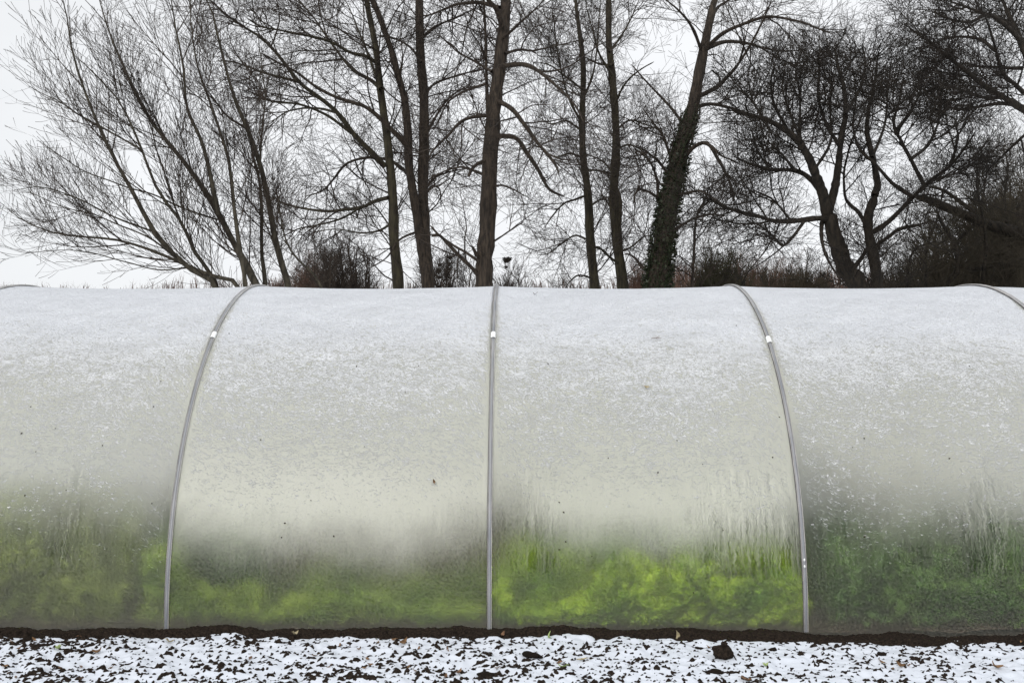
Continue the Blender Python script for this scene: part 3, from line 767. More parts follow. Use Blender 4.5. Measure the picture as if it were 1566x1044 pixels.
# --- the thickest trunk
make_tree('thick_trunked_tree', 20.0, [
    (29, 17, 0, .2, [(740, 438), (741, 400), (744, 367), (747, 302), (750, 237), (756, 164), (764, 108), (770, 52), (774, 3)]),
    (10, 6, 0, -.4, [(768, 40), (763, 22), (756, 10), (748, 2)]),
    (6, 3.5, 0, .8, [(747, 200), (745, 151), (743, 86), (741, 22), (740, 2)]),
    (8, 3, 0, -1.6, [(762, 155), (784, 168), (801, 190), (823, 220), (840, 238), (850, 252), (855, 265)]),
    (3, 2, -1.2, -1.4, [(838, 236), (856, 243), (874, 245)]),
    (8, 4, 0, 1.6, [(757, 208), (788, 211), (805, 233), (823, 259), (832, 278), (842, 291), (861, 300)]),
    (3, 1.5, 1.4, 1.6, [(828, 268), (836, 276), (840, 272)]),
    (8, 1.5, 0, -2.2, [(768, 101), (801, 99), (827, 112), (853, 134), (879, 160), (893, 188)]),
    (5, 1.5, 0, 1.8, [(772, 82), (795, 76), (815, 78), (850, 70), (890, 62)]),
    (6, 2, 0, -1.6, [(742, 177), (710, 183), (685, 207), (663, 229), (655, 245)]),
    (5, 1.5, 0, 1.4, [(744, 128), (715, 138), (692, 150), (680, 165), (665, 195)]),
    (6, 4.5, 0, -.5, [(742, 246), (730, 251), (722, 258), (716, 270)]),
    (7, 4, 0, -.4, [(735, 398), (728, 388), (723, 378)]),
    (5, 3, 0, 1.0, [(733, 400), (712, 386), (693, 375), (672, 360), (658, 345)]),
    (7, 4, 0, -1.0, [(734, 425), (722, 410), (706, 395), (688, 376), (672, 360), (660, 362)]),
    (4.5, 1.5, 0, 1.6, [(742, 268), (715, 258), (698, 256), (667, 267), (650, 280)]),
    (7, 2, 0, 2.0, [(764, 12), (735, 4), (702, 6), (680, 14), (659, 22), (630, 26)]),
    (3, 1, 0, -1.2, [(754, 370), (775, 356), (796, 342), (800, 338)]),
    (4, 1.2, 0, -1.2, [(753, 285), (770, 284), (790, 292), (802, 300)]),
    (5, 1.5, 0, -1.8, [(768, 60), (790, 40), (812, 20), (830, 3)]),
    (5, 1.5, 0, 1.8, [(752, 110), (728, 95), (700, 80), (680, 62)]),
], 'thickest trunk of the row, brown furrowed bark, behind the middle hoop', 'tree', M['bark_brown'], M['twig'], 105, [
    lv(190, (.8, 2.2), (30, 75), (0, 0, 0), .13, 10, (.011, .022), t0=.2, sides=4),
    lv(1416, (.4, 1.3), (28, 68), (0, 0, .04), .13, 7, (.005, .010), t0=.12),
    lv(5031, (.22, .7), (25, 62), (0, 0, .05), .12, 5, (.0052, .007), t0=.1, rtip=.004),
])
# --- two slim trunks
make_tree('slim_tree', 24.0, [
    (15, 5, 0, 0, [(909, 438), (903, 367), (899, 298), (891, 241), (889, 190), (892, 138), (891, 86), (883, 34), (880, 3)]),
    (4, 1.5, 0, 1.5, [(892, 150), (905, 120), (912, 80), (915, 30), (918, 3)]),
    (4, 1.5, 0, -1.5, [(890, 190), (870, 150), (858, 110), (850, 60), (846, 20)]),
    (4, 1.5, 0, -1.5, [(899, 298), (880, 305), (862, 312), (845, 330), (835, 345)]),
    (4, 1.5, 0, 1.5, [(897, 320), (918, 305), (936, 300)]),
    (4, 1.5, 0, -1.5, [(891, 241), (870, 235), (850, 240), (825, 226)]),
    (4, 1.5, 0, 1.2, [(895, 260), (918, 262), (940, 270)]),
    (4, 1.5, 0, 1.2, [(905, 376), (925, 385), (940, 405)]),
    (3.5, 1.2, 0, -1.2, [(905, 425), (885, 421), (872, 430), (862, 445)]),
    (4, 1.2, 0, -1.6, [(892, 138), (868, 120), (840, 100), (815, 95)]),
    (4, 1.2, 0, 1.4, [(889, 200), (866, 185), (842, 190), (818, 175)]),
    (3.5, 1.2, 0, 1.4, [(904, 370), (880, 360), (860, 372), (838, 388), (822, 390)]),
], 'slim straight tree with fine upright crown, left one of the slim pair', 'tree', M['bark_green'], M['twig'], 106, [
    lv(157, (.9, 2.2), (25, 60), (0, 0, .3), .09, 9, (.011, .020), t0=.25),
    lv(1207, (.45, 1.2), (25, 60), (0, 0, .2), .10, 6, (.006, .010), t0=.1),
    lv(4312, (.25, .7), (25, 60), (0, 0, .1), .10, 5, (.0055, .0075), t0=.1, rtip=.0042),
])
make_tree('slim_tree', 23.4, [
    (17, 9, 0, .3, [(952, 438), (946, 390), (942, 345), (938, 298), (942, 237), (941, 172), (936, 116), (931, 65), (931, 3)]),
    (6, 4, 0, -.2, [(947, 345), (949, 310), (944, 290), (941, 280)]),
    (4, 1.5, 0, 1.5, [(941, 270), (925, 250), (908, 240), (895, 236)]),
    (4, 1.5, 0, -1.5, [(936, 116), (915, 80), (905, 40), (896, 5)]),
    (4, 1.5, 0, 1.5, [(932, 80), (950, 55), (965, 30), (975, 5)]),
    (4, 1.5, 0, -1.5, [(940, 160), (955, 130), (975, 110), (1000, 95)]),
    (4, 1.5, 0, 1.5, [(941, 200), (962, 185), (985, 190), (1010, 200)]),
    (4, 1.5, 0, 1.3, [(946, 385), (965, 378), (985, 362), (1000, 360)]),
    (4, 1.5, 0, -1.3, [(948, 405), (928, 390), (915, 378), (900, 380)]),
    (4, 1.2, 0, -1.3, [(941, 230), (960, 222), (978, 228), (990, 245)]),
    (4, 1.2, 0, 1.3, [(938, 100), (915, 98), (893, 88), (870, 92)]),
], 'slim dark tree beside the ivy-clad one, right one of the slim pair', 'tree', M['bark_green'], M['twig'], 107, [
    lv(135, (.9, 2.2), (28, 65), (0, 0, .15), .10, 9, (.011, .020), t0=.25),
    lv(997, (.45, 1.2), (25, 60), (0, 0, .1), .11, 6, (.006, .010), t0=.1),
    lv(3594, (.25, .7), (25, 60), (0, 0, .1), .11, 5, (.0055, .0075), t0=.1, rtip=.0042),
])
# --- ivy-clad leaning tree
ivy_root, ivy_l = make_tree('ivy_clad_tree', 22.0, [
    (34, 9, 0, .4, [(1004, 440), (1013, 379), (1021, 323), (1034, 263), (1047, 207), (1060, 160), (1069, 112), (1078, 65), (1088, 17), (1091, 3)]),
    (7, 3, .3, .9, [(1087, 26), (1098, 12), (1112, 2)]),
    (6, 2, .3, -1, [(1074, 82), (1060, 47), (1045, 24), (1021, 4)]),
    (8, 1.5, .3, -2, [(1077, 80), (1088, 66), (1108, 50), (1142, 36), (1177, 27), (1220, 34), (1254, 47), (1275, 55)]),
    (7, 1.5, .3, 2, [(1077, 76), (1108, 65), (1142, 67), (1168, 75), (1200, 80), (1235, 76)]),
    (8, 1.5, .3, -1.6, [(1064, 150), (1085, 140), (1099, 132), (1112, 118), (1125, 103), (1147, 69), (1168, 26), (1178, 3)]),
    (5, 2, .0, -.6, [(1101, 132), (1099, 118), (1088, 108)]),
    (7, 2, .3, 2.0, [(1058, 170), (1072, 162), (1090, 160), (1125, 168), (1168, 185), (1211, 207), (1235, 222)]),
    (8, 2.5, .2, -1.4, [(1044, 250), (1052, 234), (1066, 222), (1082, 221), (1099, 246), (1108, 262), (1114, 276), (1123, 302)]),
    (4, 1.5, -.8, -1.4, [(1088, 224), (1102, 238), (1120, 246), (1132, 252)]),
    (5, 1.5, .2, 1.4, [(1045, 190), (1021, 160), (996, 134), (975, 110), (965, 99)]),
    (5, 1.5, .2, -1.4, [(1028, 276), (1009, 250), (996, 238), (983, 229), (970, 224)]),
    (5, 1.5, .2, 1.2, [(1028, 250), (1013, 207), (1000, 190), (987, 172)]),
    (6, 2, .1, 1.2, [(1013, 332), (1006, 298), (1004, 276), (995, 250), (982, 236), (968, 225)]),
    (5, 2.5, .1, -1.2, [(1008, 304), (996, 296), (982, 290), (976, 288)]),
    (4, 1.5, -1.1, -1.3, [(976, 289), (971, 298), (969, 312)]),
    (4, 4, -1.1, -1.2, [(976, 292), (977, 284)]),
    (7, 2, 0, 1.4, [(998, 425), (982, 408), (968, 392), (955, 388)]),
    (5, 1.5, 0, -2.4, [(1037, 298), (1055, 295), (1073, 293), (1099, 310), (1138, 328), (1165, 334), (1190, 345)]),
    (5, 1.5, 0, -2.0, [(1029, 352), (1045, 343), (1065, 333), (1090, 328), (1110, 332)]),
    (5, 3, .4, 1.2, [(1058, 438), (1061, 380), (1065, 335), (1078, 308), (1084, 290)]),
], 'leaning tree with its lower trunk wrapped in dark ivy', 'tree', M['bark_brown'], M['twig'], 108, [
    lv(190, (.9, 2.3), (30, 70), (0, 0, .1), .11, 10, (.011, .022), t0=.22, sides=4),
    lv(1416, (.45, 1.3), (28, 65), (0, 0, .12), .11, 7, (.006, .011), t0=.12),
    lv(5031, (.22, .75), (25, 60), (0, 0, .12), .11, 5, (.0052, .007), t0=.1, rtip=.0042),
])
def ivy(root, PP, RR, n, seed):
    rng = np.random.default_rng(seed); P, Rr = PP[0], RR[0]
    f = rng.beta(1.0, 1.2, n) * 12.6; i = f.astype(int); u = (f - i)
    c = P[i] * (1 - u)[:, None] + P[i + 1] * u[:, None]; r = Rr[i] * (1 - u) + Rr[i + 1] * u
    a = rng.uniform(0, 2 * math.pi, n); o = r * rng.uniform(0.98, 1.35, n) + 0.02
    z = c + np.stack([np.cos(a) * o, np.sin(a) * o, rng.normal(0, .03, n)], -1)
    s = rng.uniform(.022, .045, n)[:, None]
    e1 = rng.normal(0, 1, (n, 3)); e1 /= np.linalg.norm(e1, axis=1, keepdims=True)
    e2 = np.cross(e1, rng.normal(0, 1, (n, 3))); e2 /= np.linalg.norm(e2, axis=1, keepdims=True)
    V = np.stack([z - e1 * s, z + e2 * s * .7, z + e1 * s, z - e2 * s * .7], 1).reshape(-1, 3)
    g = Geo(); g.add(V, np.arange(4 * n).reshape(-1, 4))
    # climbing stems
    for q in range(10):
        ph = rng.uniform(0, 6.28); t = np.linspace(0, 13, 40); ii = np.minimum(t.astype(int), 22); uu = t - ii
        cc = P[ii] * (1 - uu)[:, None] + P[ii + 1] * uu[:, None]; rr_ = Rr[ii] * 1.04 + .01
        an = ph + np.cumsum(rng.normal(0, .15, 40))
        g.add(*tubes((cc + np.stack([np.cos(an) * rr_, np.sin(an) * rr_, 0 * an], -1))[None], np.full((1, 40), .012), 4))
    link('ivy', g.mesh('ivy', M['ivy'], root.location, smooth=False), root)
ivy(ivy_root, ivy_l[0], ivy_l[1], 7000, 5)

# --- dense round-crowned tree on two dark trunks
make_tree('round_crowned_tree', 20.0, [
    (30, 20, 0, 0, [(1312, 440), (1296, 415), (1284, 390), (1275, 358), (1265, 325)]),
    (17, 3, 0, -1.5, [(1265, 330), (1255, 290), (1244, 262), (1231, 233), (1206, 203), (1167, 183), (1132, 172), (1115, 165)]),
    (14, 3, 0, .8, [(1266, 325), (1275, 290), (1280, 262), (1285, 216), (1292, 172), (1287, 129), (1280, 100), (1274, 75)]),
    (10, 2.5, 0, 1.6, [(1258, 300), (1240, 276), (1218, 263), (1175, 259), (1145, 250), (1122, 240)]),
    (9, 2.5, 0, -1.8, [(1270, 335), (1250, 334), (1210, 339), (1180, 338), (1154, 330), (1111, 319), (1085, 305), (1072, 302)]),
    (7, 2, 0, -1.0, [(1256, 340), (1255, 360), (1260, 385), (1272, 410), (1290, 436)]),
    (5, 1.5, -.8, -1.8, [(1228, 340), (1212, 362), (1196, 376), (1180, 360), (1160, 345), (1140, 338)]),
    (18, 12, 0, 0, [(1340, 440), (1337, 408), (1331, 379), (1326, 350), (1328, 325), (1337, 300)]),
    (12, 2.5, 0, 1.3, [(1336, 300), (1340, 280), (1333, 241), (1324, 194), (1330, 151), (1338, 115), (1342, 80)]),
    (9, 2.5, 0, -1.0, [(1334, 355), (1350, 345), (1365, 332), (1395, 302), (1417, 280), (1451, 254), (1475, 225), (1490, 200)]),
    (7, 2.5, 0, -1.8, [(1412, 285), (1400, 262), (1387, 237), (1376, 215), (1365, 194), (1374, 151), (1380, 120)]),
    (7, 2, -.8, 1.0, [(1395, 303), (1375, 290), (1361, 280), (1335, 250), (1313, 229), (1303, 190), (1308, 150), (1302, 100)]),
    (8, 5, 0, .8, [(1301, 415), (1312, 400), (1322, 385), (1330, 370)]),
    (7, 2, 0, 1.2, [(1326, 350), (1312, 325), (1300, 315), (1291, 300), (1290, 260), (1300, 220), (1315, 180)]),
    (7, 2, 0, -1.2, [(1340, 375), (1358, 362), (1375, 350), (1400, 345), (1420, 338)]),
    (6, 2, 0, 1.6, [(1250, 276), (1232, 240), (1222, 200), (1222, 150), (1216, 110), (1222, 80)]),
    (6, 2, 0, -1.8, [(1283, 225), (1262, 190), (1250, 150), (1252, 110), (1250, 75)]),
    (6, 2, 0, 1.8, [(1291, 176), (1312, 140), (1322, 100), (1318, 70)]),
    (6, 2, 0, -1.5, [(1370, 200), (1392, 170), (1405, 140), (1410, 105)]),
    (6, 2, 0, 1.6, [(1390, 245), (1415, 225), (1430, 195), (1436, 160), (1430, 125)]),
    (5, 2, 0, 1.6, [(1420, 278), (1440, 272), (1470, 262), (1500, 240)]),
    (5, 2, 0, -1.6, [(1206, 203), (1185, 165), (1178, 130), (1184, 100)]),
    (5, 2, 0, 1.2, [(1231, 233), (1212, 185), (1196, 140), (1200, 100)]),
    (4, 2, 0, 1.6, [(1167, 183), (1150, 155), (1145, 125)]),
    (4, 2, 0, -1.6, [(1175, 259), (1155, 225), (1150, 200)]),
    (5, 2, 0, 1.8, [(1244, 262), (1270, 215), (1268, 165), (1276, 110)]),
    (5, 2, 0, -1.8, [(1451, 254), (1462, 215), (1458, 180)]),
    (5, 2, 0, 1.8, [(1333, 241), (1352, 190), (1356, 140), (1362, 95)]),
    (4, 2, 0, 1.5, [(1218, 263), (1190, 232), (1172, 215)]),
    (4, 2, 0, 1.5, [(1210, 339), (1180, 305), (1150, 290)]),
], 'dense round-crowned tree standing on two dark trunks', 'tree', M['bark_dark'], M['twig_dark'], 109, [
    lv(480, (.9, 2.4), (30, 75), (0, 0, .3), .13, 9, (.012, .022), t0=.3, sides=4),
    lv(4300, (.35, 1.0), (28, 65), (0, 0, .25), .14, 6, (.006, .010), t0=.12),
    lv(19000, (.18, .5), (25, 65), (0, 0, .25), .13, 4, (.0055, .0075), t0=.1, rtip=.0042),
])
# --- tree coming in from the right edge
make_tree('spreading_tree', 17.0, [
    (34, 22, 0, 0, [(1690, 440), (1676, 350), (1655, 260), (1632, 200), (1612, 165)]),
    (20, 4, 0, .5, [(1614, 170), (1592, 130), (1571, 92), (1556, 60), (1540, 25), (1530, 2)]),
    (12, 2, 0, -1.5, [(1622, 190), (1595, 182), (1566, 172), (1533, 151), (1503, 134), (1485, 118), (1469, 103), (1434, 78), (1400, 52), (1385, 40)]),
    (9, 2, 0, 1.5, [(1630, 200), (1600, 178), (1562, 165), (1530, 160), (1499, 164), (1456, 168), (1425, 147), (1400, 142)]),
    (8, 2, 0, -1.2, [(1600, 160), (1570, 148), (1548, 130), (1530, 112), (1520, 80), (1511, 45), (1500, 20)]),
    (9, 2, 0, 1.2, [(1570, 90), (1545, 45), (1520, 28), (1490, 18), (1460, 8), (1440, 2)]),
    (6, 2, 0, 1.4, [(1560, 106), (1530, 105), (1500, 103), (1475, 103)]),
    (6, 2, 0, 1.6, [(1520, 80), (1496, 62), (1466, 58), (1440, 62), (1410, 75)]),
    (8, 2, 0, -1.6, [(1556, 62), (1535, 40), (1510, 25), (1480, 35), (1450, 30), (1420, 20)]),
    (7, 2, 0, 1.6, [(1630, 205), (1600, 200), (1570, 205), (1548, 222), (1530, 240), (1510, 260)]),
    (6, 2, 0, -1.6, [(1533, 151), (1500, 150), (1470, 140), (1440, 130), (1412, 118)]),
    (8, 2, 0, 1.0, [(1592, 130), (1590, 80), (1580, 40), (1570, 2)]),
], 'spreading tree at the right edge, limbs reaching leftward overhead', 'tree', M['bark_dark'], M['twig_dark'], 110, [
    lv(250, (.8, 2.0), (25, 60), (-.15, 0, .05), .12, 9, (.010, .020), t0=.2, sides=4),
    lv(2100, (.35, 1.1), (28, 62), (-.08, 0, .05), .13, 6, (.005, .009), t0=.12),
    lv(10000, (.18, .55), (25, 62), (-.05, 0, .05), .12, 4, (.005, .0068), t0=.1, rtip=.004),
])
# --- dark leaning thicket tree at right
make_tree('thicket_tree', 23.0, [
    (22, 9, 0, 0, [(1640, 437), (1600, 385), (1566, 362), (1512, 345), (1456, 323), (1420, 308), (1395, 300)]),
    (9, 3, 0, 1, [(1500, 342), (1480, 320), (1440, 292), (1415, 285)]),
    (10, 3, 0, -1, [(1450, 437), (1458, 420), (1462, 400), (1455, 370), (1440, 345), (1430, 320)]),
    (7, 2, 0, 1, [(1462, 405), (1490, 412), (1530, 405), (1566, 396), (1600, 390)]),
    (7, 2, 0, 1, [(1456, 380), (1470, 360), (1490, 340), (1500, 300), (1510, 250)]),
    (6, 2, 0, -1, [(1500, 437), (1505, 380), (1500, 330), (1490, 280), (1495, 245)]),
    (6, 2, 0, 1, [(1535, 437), (1540, 370), (1535, 310), (1540, 260), (1530, 225)]),
    (6, 2, 0, -1, [(1568, 437), (1570, 370), (1575, 310), (1565, 250), (1560, 215)]),
    (6, 2, 0, 1, [(1415, 437), (1412, 400), (1420, 360), (1432, 330), (1440, 290)]),
    (5, 2, 0, -1, [(1385, 437), (1390, 400), (1400, 380), (1430, 370)]),
], 'dark thicket tree at the right edge with a low slanting bough', 'tree', M['bark_dark'], M['twig_thicket'], 111, [
    lv(252, (.8, 2.2), (25, 65), (0, 0, .5), .10, 9, (.012, .022), t0=.1, sides=4),
    lv(2520, (.4, 1.2), (25, 60), (0, 0, .4), .12, 6, (.007, .012), t0=.1),
    lv(9600, (.2, .6), (25, 60), (0, 0, .3), .12, 4, (.006, .008), t0=.1, rtip=.004),
])

# --- shrubs and small trees beyond
def make_shrub(name, px, Y, w_px, top_py, stems, seed, twig, label, cat, n=(150, 1200, 4200), up=.5, group=None, base_py=None, r=1.0, ragged=.18):
    rng = np.random.default_rng(seed)
    base = np.array([(px - CX) / F * Y, Y, 0.0]); Ht = EYE + (CY - top_py) / F * Y; Wd = w_px / F * Y
    gt = Geo(); LP, LR = [], []
    for s in range(stems):
        f = rng.uniform(-.5, .5); fy = rng.uniform(-.4, .4)
        h = Ht * rng.uniform(1 - ragged * 2, 1.0) * (1 - .5 * abs(f) ** 2) * .93
        top = base + np.array([f * Wd, fy * Wd * .7, h]); b = base + np.array([f * Wd * .55 , fy * .4 * Wd, -0.1])
        pts = [b, b * .6 + top * .4 + rng.normal(0, .12, 3) * Y / 40, b * .25 + top * .75 + rng.normal(0, .12, 3) * Y / 40, top]
        P = resample(pts, 14, .05, rng); LP.append(P); LR.append(np.linspace(.075, .016, 14) * Ht / 5 * r)
    LP, LR = np.array(LP), np.array(LR)
    gt.add(*tubes(LP, LR, 5))
    root = empty(name, base); tag(root, label, cat, group)
    link('trunk', gt.mesh('trunk', twig, base), root)
    gc = Geo(); q = Ht / 5
    P1, R1 = spawn(rng, LP, LR, n[0], (.8 * q, 1.7 * q), (D(15), D(50)), (0, 0, up), .09, 7, (.018 * q, .028 * q), t0=.35)
    P2, R2 = spawn(rng, P1, R1, n[1], (.4 * q, 1.0 * q), (D(18), D(50)), (0, 0, up), .10, 5, (.011, .016), t0=.1)
    P3_, R3 = spawn(rng, P2, R2, n[2], (.2 * q, .6 * q), (D(18), D(55)), (0, 0, up), .10, 4, (.008, .011), t0=.1, rtip=.006)
    for P, Rr in ((P1, R1), (P2, R2), (P3_, R3)): gc.add(*tubes(P, Rr, 3))
    link('crown', gc.mesh('crown', twig, base), root)
    return root
make_shrub('shrub', 475, 42, 75, 385, 18, 201, M['twig_red'], 'low reddish-brown shrub just above the roof, beside the slender leaning tree', 'shrub', (200, 2000, 8000))
make_shrub('shrub', 532, 34, 85, 355, 18, 202, M['twig'], 'grey-brown bush between the red shrub and the tall tree left of the twin trunks', 'shrub', (170, 1300, 4600))
make_shrub('shrub', 432, 46, 40, 425, 10, 203, M['twig_red'], 'smallest reddish shrub peeping over the roof, behind the slender leaning tree', 'shrub', (100, 900, 3000))
make_shrub('small_tree', 690, 36, 75, 365, 12, 204, M['twig'], 'small twiggy tree between the twin trunks and the thickest trunk', 'tree', (120, 800, 2800))
make_shrub('small_tree', 775, 38, 50, 375, 9, 205, M['twig'], 'small twiggy tree just right of the thickest trunk, carrying dark clumps', 'tree', (90, 600, 2200))
make_shrub('shrub', 630, 40, 30, 410, 8, 214, M['twig'], 'little grey bush between the tall tree and the twin trunks', 'shrub', (60, 400, 1500))
make_shrub('shrub', 1090, 27, 75, 355, 16, 206, M['twig_olive'], 'olive-green twiggy shrub right of the ivy-clad tree', 'shrub', (180, 1500, 5200))
make_shrub('shrub', 985, 40, 60, 395, 12, 207, M['twig_red'], 'reddish shrub behind the foot of the ivy-clad tree', 'shrub', (130, 1200, 4500))
make_shrub('shrub', 1150, 38, 90, 378, 20, 208, M['twig_red'], 'brown shrub between the olive shrub and the round-crowned tree', 'shrub', (200, 1700, 6500))
make_shrub('shrub', 1225, 34, 100, 385, 20, 209, M['twig_thicket'], 'dark brown bush left of the round-crowned tree trunks', 'shrub', (220, 1900, 7500))
make_shrub('shrub', 1395, 30, 110, 372, 22, 210, M['twig_thicket'], 'dark bush just right of the round-crowned tree trunks', 'shrub', (220, 1900, 7500))
make_shrub('shrub', 1470, 28, 130, 290, 26, 211, M['twig_thicket'], 'dark tall shrub under the slanting bough at the right', 'shrub', (150, 1200, 4500))
make_shrub('shrub', 1560, 27, 140, 235, 28, 212, M['twig_thicket'], 'tallest dark shrub, filling the right edge above the roof', 'shrub', (150, 1200, 4200))
make_shrub('shrub', 1515, 34, 150, 250, 26, 215, M['twig_thicket'], 'brown-black shrub behind the slanting bough, right edge', 'shrub', (150, 1200, 4200))
make_shrub('shrub', 1680, 27, 140, 240, 18, 213, M['twig_thicket'], 'dark shrub beyond the right edge of the thicket', 'shrub', (160, 1200, 4000))

make_shrub('shrub', 1040, 44, 60, 400, 14, 221, M['twig_red'], 'low brown shrub between the ivy-clad trunk and the olive-green shrub', 'shrub', (120, 900, 3400), ragged=.3)
make_shrub('shrub', 1195, 46, 100, 388, 20, 222, M['twig_red'], 'wide low reddish-brown shrub left of the two dark trunks', 'shrub', (180, 1300, 4800), ragged=.3)
make_shrub('shrub', 1330, 42, 100, 380, 16, 223, M['twig'], 'pale brown shrub seen between the two dark trunks', 'shrub', (140, 1000, 3600), ragged=.3)
make_shrub('shrub', 870, 44, 70, 408, 12, 224, M['twig'], 'faint thin shrub just left of the slim pair of trees', 'shrub', (80, 500, 1800), ragged=.3)
# far wood line, reads as one mass
def far_wood():
    rng = np.random.default_rng(77); n = 4200
    Y = rng.uniform(75, 100, n); px = np.where(rng.random(n) < .28, rng.uniform(-300, 950, n), rng.uniform(950, 1900, n))
    x = (px - CX) / F * Y
    topy = 424 + 8 * np.sin(px / 90) + 5 * np.sin(px / 31 + 2) - 22 * ss(950, 1080, px) - 8 * np.exp(-((px - 590) / 60) ** 2)
    H = (EYE + (CY - topy) / F * Y) * rng.uniform(.75, 1.0, n)
    b = np.stack([x, Y, np.full(n, -.3)], -1); lean = rng.normal(0, .15, (n, 2)) * H[:, None]
    k = 6; t = np.linspace(0, 1, k)
    P = b[:, None, :] + np.stack([lean[:, 0:1] * t, lean[:, 1:2] * t, H[:, None] * t], -1) + rng.normal(0, .05, (n, k, 3))
    Rr = np.linspace(.09, .02, k)[None].repeat(n, 0)
    g = Geo(); g.add(*tubes(P, Rr, 3))
    P1, R1 = spawn(rng, P, Rr, 14000, (1.0, 2.4), (D(15), D(45)), (0, 0, .4), .08, 5, (.02, .03), t0=.6)
    g.add(*tubes(P1, R1, 3))
    P2, R2 = spawn(rng, P1, R1, 34000, (.5, 1.2), (D(15), D(50)), (0, 0, .3), .08, 3, (.012, .018), t0=.2)
    g.add(*tubes(P2, R2, 3))
    tag(link('distant_wood', g.mesh('distant_wood', M['twig_red'])), 'far-off bare wood, a thin brown fringe above the tunnel roof', 'wood', kind='stuff')
far_wood()

# dark clumps (nests) in the two small trees
def clump(px, py, w_px, Y, seed, label):
    rng = np.random.default_rng(seed); c = P3(px, py, Y); s = w_px / F * Y / 2
    n = 160
    a = rng.uniform(0, 6.283, n); r = np.sqrt(rng.random(n)) * s; zz = rng.uniform(-1, .35, n) * s * .7
    r = r * np.clip(1 + zz / s * .9, .25, 1)
    p0 = np.stack([np.cos(a) * r, np.sin(a) * r, zz], -1)
    d = rng.normal(0, 1, (n, 3)) * np.array([1, 1, .5]); d /= np.linalg.norm(d, axis=1, keepdims=True)
    P = np.stack([p0 - d * s * .4, p0 + rng.normal(0, .1, (n, 3)) * s, p0 + d * s * .4], 1)
    g = Geo(); g.add(*tubes(P, np.full((n, 3), .014), 3))
    o = link('nest', g.mesh('nest', M['twig_dark'])); o.location = c
    tag(o, label, 'nest')
clump(688, 393, 8, 36, 1, 'dark nest-like clump beside the left side branch of the thickest trunk')
clump(673, 404, 6, 36, 2, 'topmost of three small dark clumps right of the twin trunks')
clump(671, 414, 8, 36, 3, 'middle of three small dark clumps right of the twin trunks')
clump(672, 423, 6, 36, 4, 'lowest of three small dark clumps right of the twin trunks')
clump(775, 396, 13, 38, 5, 'widest dark nest-like clump, right of the thickest trunk')
clump(774, 408, 5, 38, 6, 'small dark clump under the widest one, right of the thickest trunk')

# ------------------------------------------------------------------ small things on the snow
def leaf_mesh(seed, L_, W_, curl, mt, lobes=0):
    rng = np.random.default_rng(seed); n = 9; V = []; Q_ = []
    for i in range(n):
        t = i / (n - 1); wdt = W_ * math.sin(math.pi * (0.04 + 0.94 * t) ** 0.8) * (1 + .25 * lobes * math.sin(t * 16)) + 0.0006
        y = (t - .5) * L_; z = curl * L_ * (t - .5) ** 2 * 3
        for j, s in enumerate((-1, -.5, 0, .5, 1)):
            V.append((s * wdt / 2, y, z + abs(s) * W_ * .22 * (1 + .5 * rng.random()) + rng.normal(0, .0008)))
    for i in range(n - 1):
        for j in range(4): a = i * 5 + j; Q_.append((a, a + 1, a + 6, a + 5))
    g = Geo(); g.add(V, Q_)
    P = np.array([[[0, -L_ * .5, curl * L_ * .75], [0.001, -L_ * .62, curl * L_ * .8 + .002], [.003, -L_ * .75, curl * L_ * .8]]])
    g.add(*tubes(P, np.full((1, 3), .0012), 4))
    return g.mesh('fallen_leaf', mt)
def on_ground(px, py):
    Y = F * EYE / (py - CY); x = (px - CX) / F * Y
    for _ in range(4):
        z = ground_z(x, Y); Y = F * (EYE - z) / (py - CY); x = (px - CX) / F * Y
    return x, Y, ground_z(x, Y)
rng = np.random.default_rng(12)
special = [
    (860, 1023, .045, .022, .3, 'leaf_green', 'pale green leaf lying on the snow, right of the middle hoop foot'),
    (890, 1008, .055, .020, .1, 'leaf_tan', 'flat tan leaf on clean snow, right of the pale green leaf'),
    (1038, 972, .045, .024, .6, 'leaf_tan', 'upright tan leaf at the foot of the dark soil bank'),
    (1170, 1018, .040, .020, .5, 'leaf_green', 'yellow-green curled leaf right of the biggest clod'),
    (768, 974, .035, .020, .6, 'leaf_russet', 'small russet leaf at the soil bank just right of the middle hoop foot'),
    (702, 1030, .050, .022, .3, 'leaf_russet', 'russet leaf in the dark soil patch at the bottom edge, left of the middle hoop'),
    (1140, 1040, .050, .030, .2, 'leaf_russet', 'russet leaf cut by the bottom edge below the biggest clod'),
    (618, 988, .050, .030, .5, 'leaf_dead', 'dead brown leaf left of the middle hoop foot'),
    (1375, 1018, .045, .026, .5, 'leaf_dead', 'brown leaf on the snow at right, right of the yellow-green leaf'),
    (1520, 1020, .055, .030, .5, 'leaf_dead', 'brown leaf nearest the right edge of the snow'),
    (148, 1000, .050, .028, .5, 'leaf_dead', 'brown leaf at the left in front of the leftmost panel'),
    (258, 985, .045, .022, .4, 'leaf_tan', 'tan leaf near the foot of the left hoop'),
    (85, 995, .05, .024, .4, 'leaf_green', 'greenish leaf among clods at the far left'),
    (838, 975, .045, .022, .7, 'leaf_green', 'olive leaf standing at the top of the snow, right of the middle hoop'),
    (450, 972, .045, .026, .5, 'leaf_tan', 'tan leaf on the snow crest midway between the left and middle hoops'),
]
for i, (px, py, l_, w_, cu, mt, lb) in enumerate(special):
    x, Y, z = on_ground(px, py)
    o = link('fallen_leaf', leaf_mesh(40 + i, l_, w_, cu, M[mt])); o.location = (x, Y, z + .006)
    o.rotation_euler = (rng.uniform(-.3, .5) + (.9 if 'standing' in lb or 'upright' in lb else 0), rng.uniform(-.4, .4), rng.uniform(0, 6.28))
    tag(o, lb, 'leaf', 'fallen leaves on the snow')
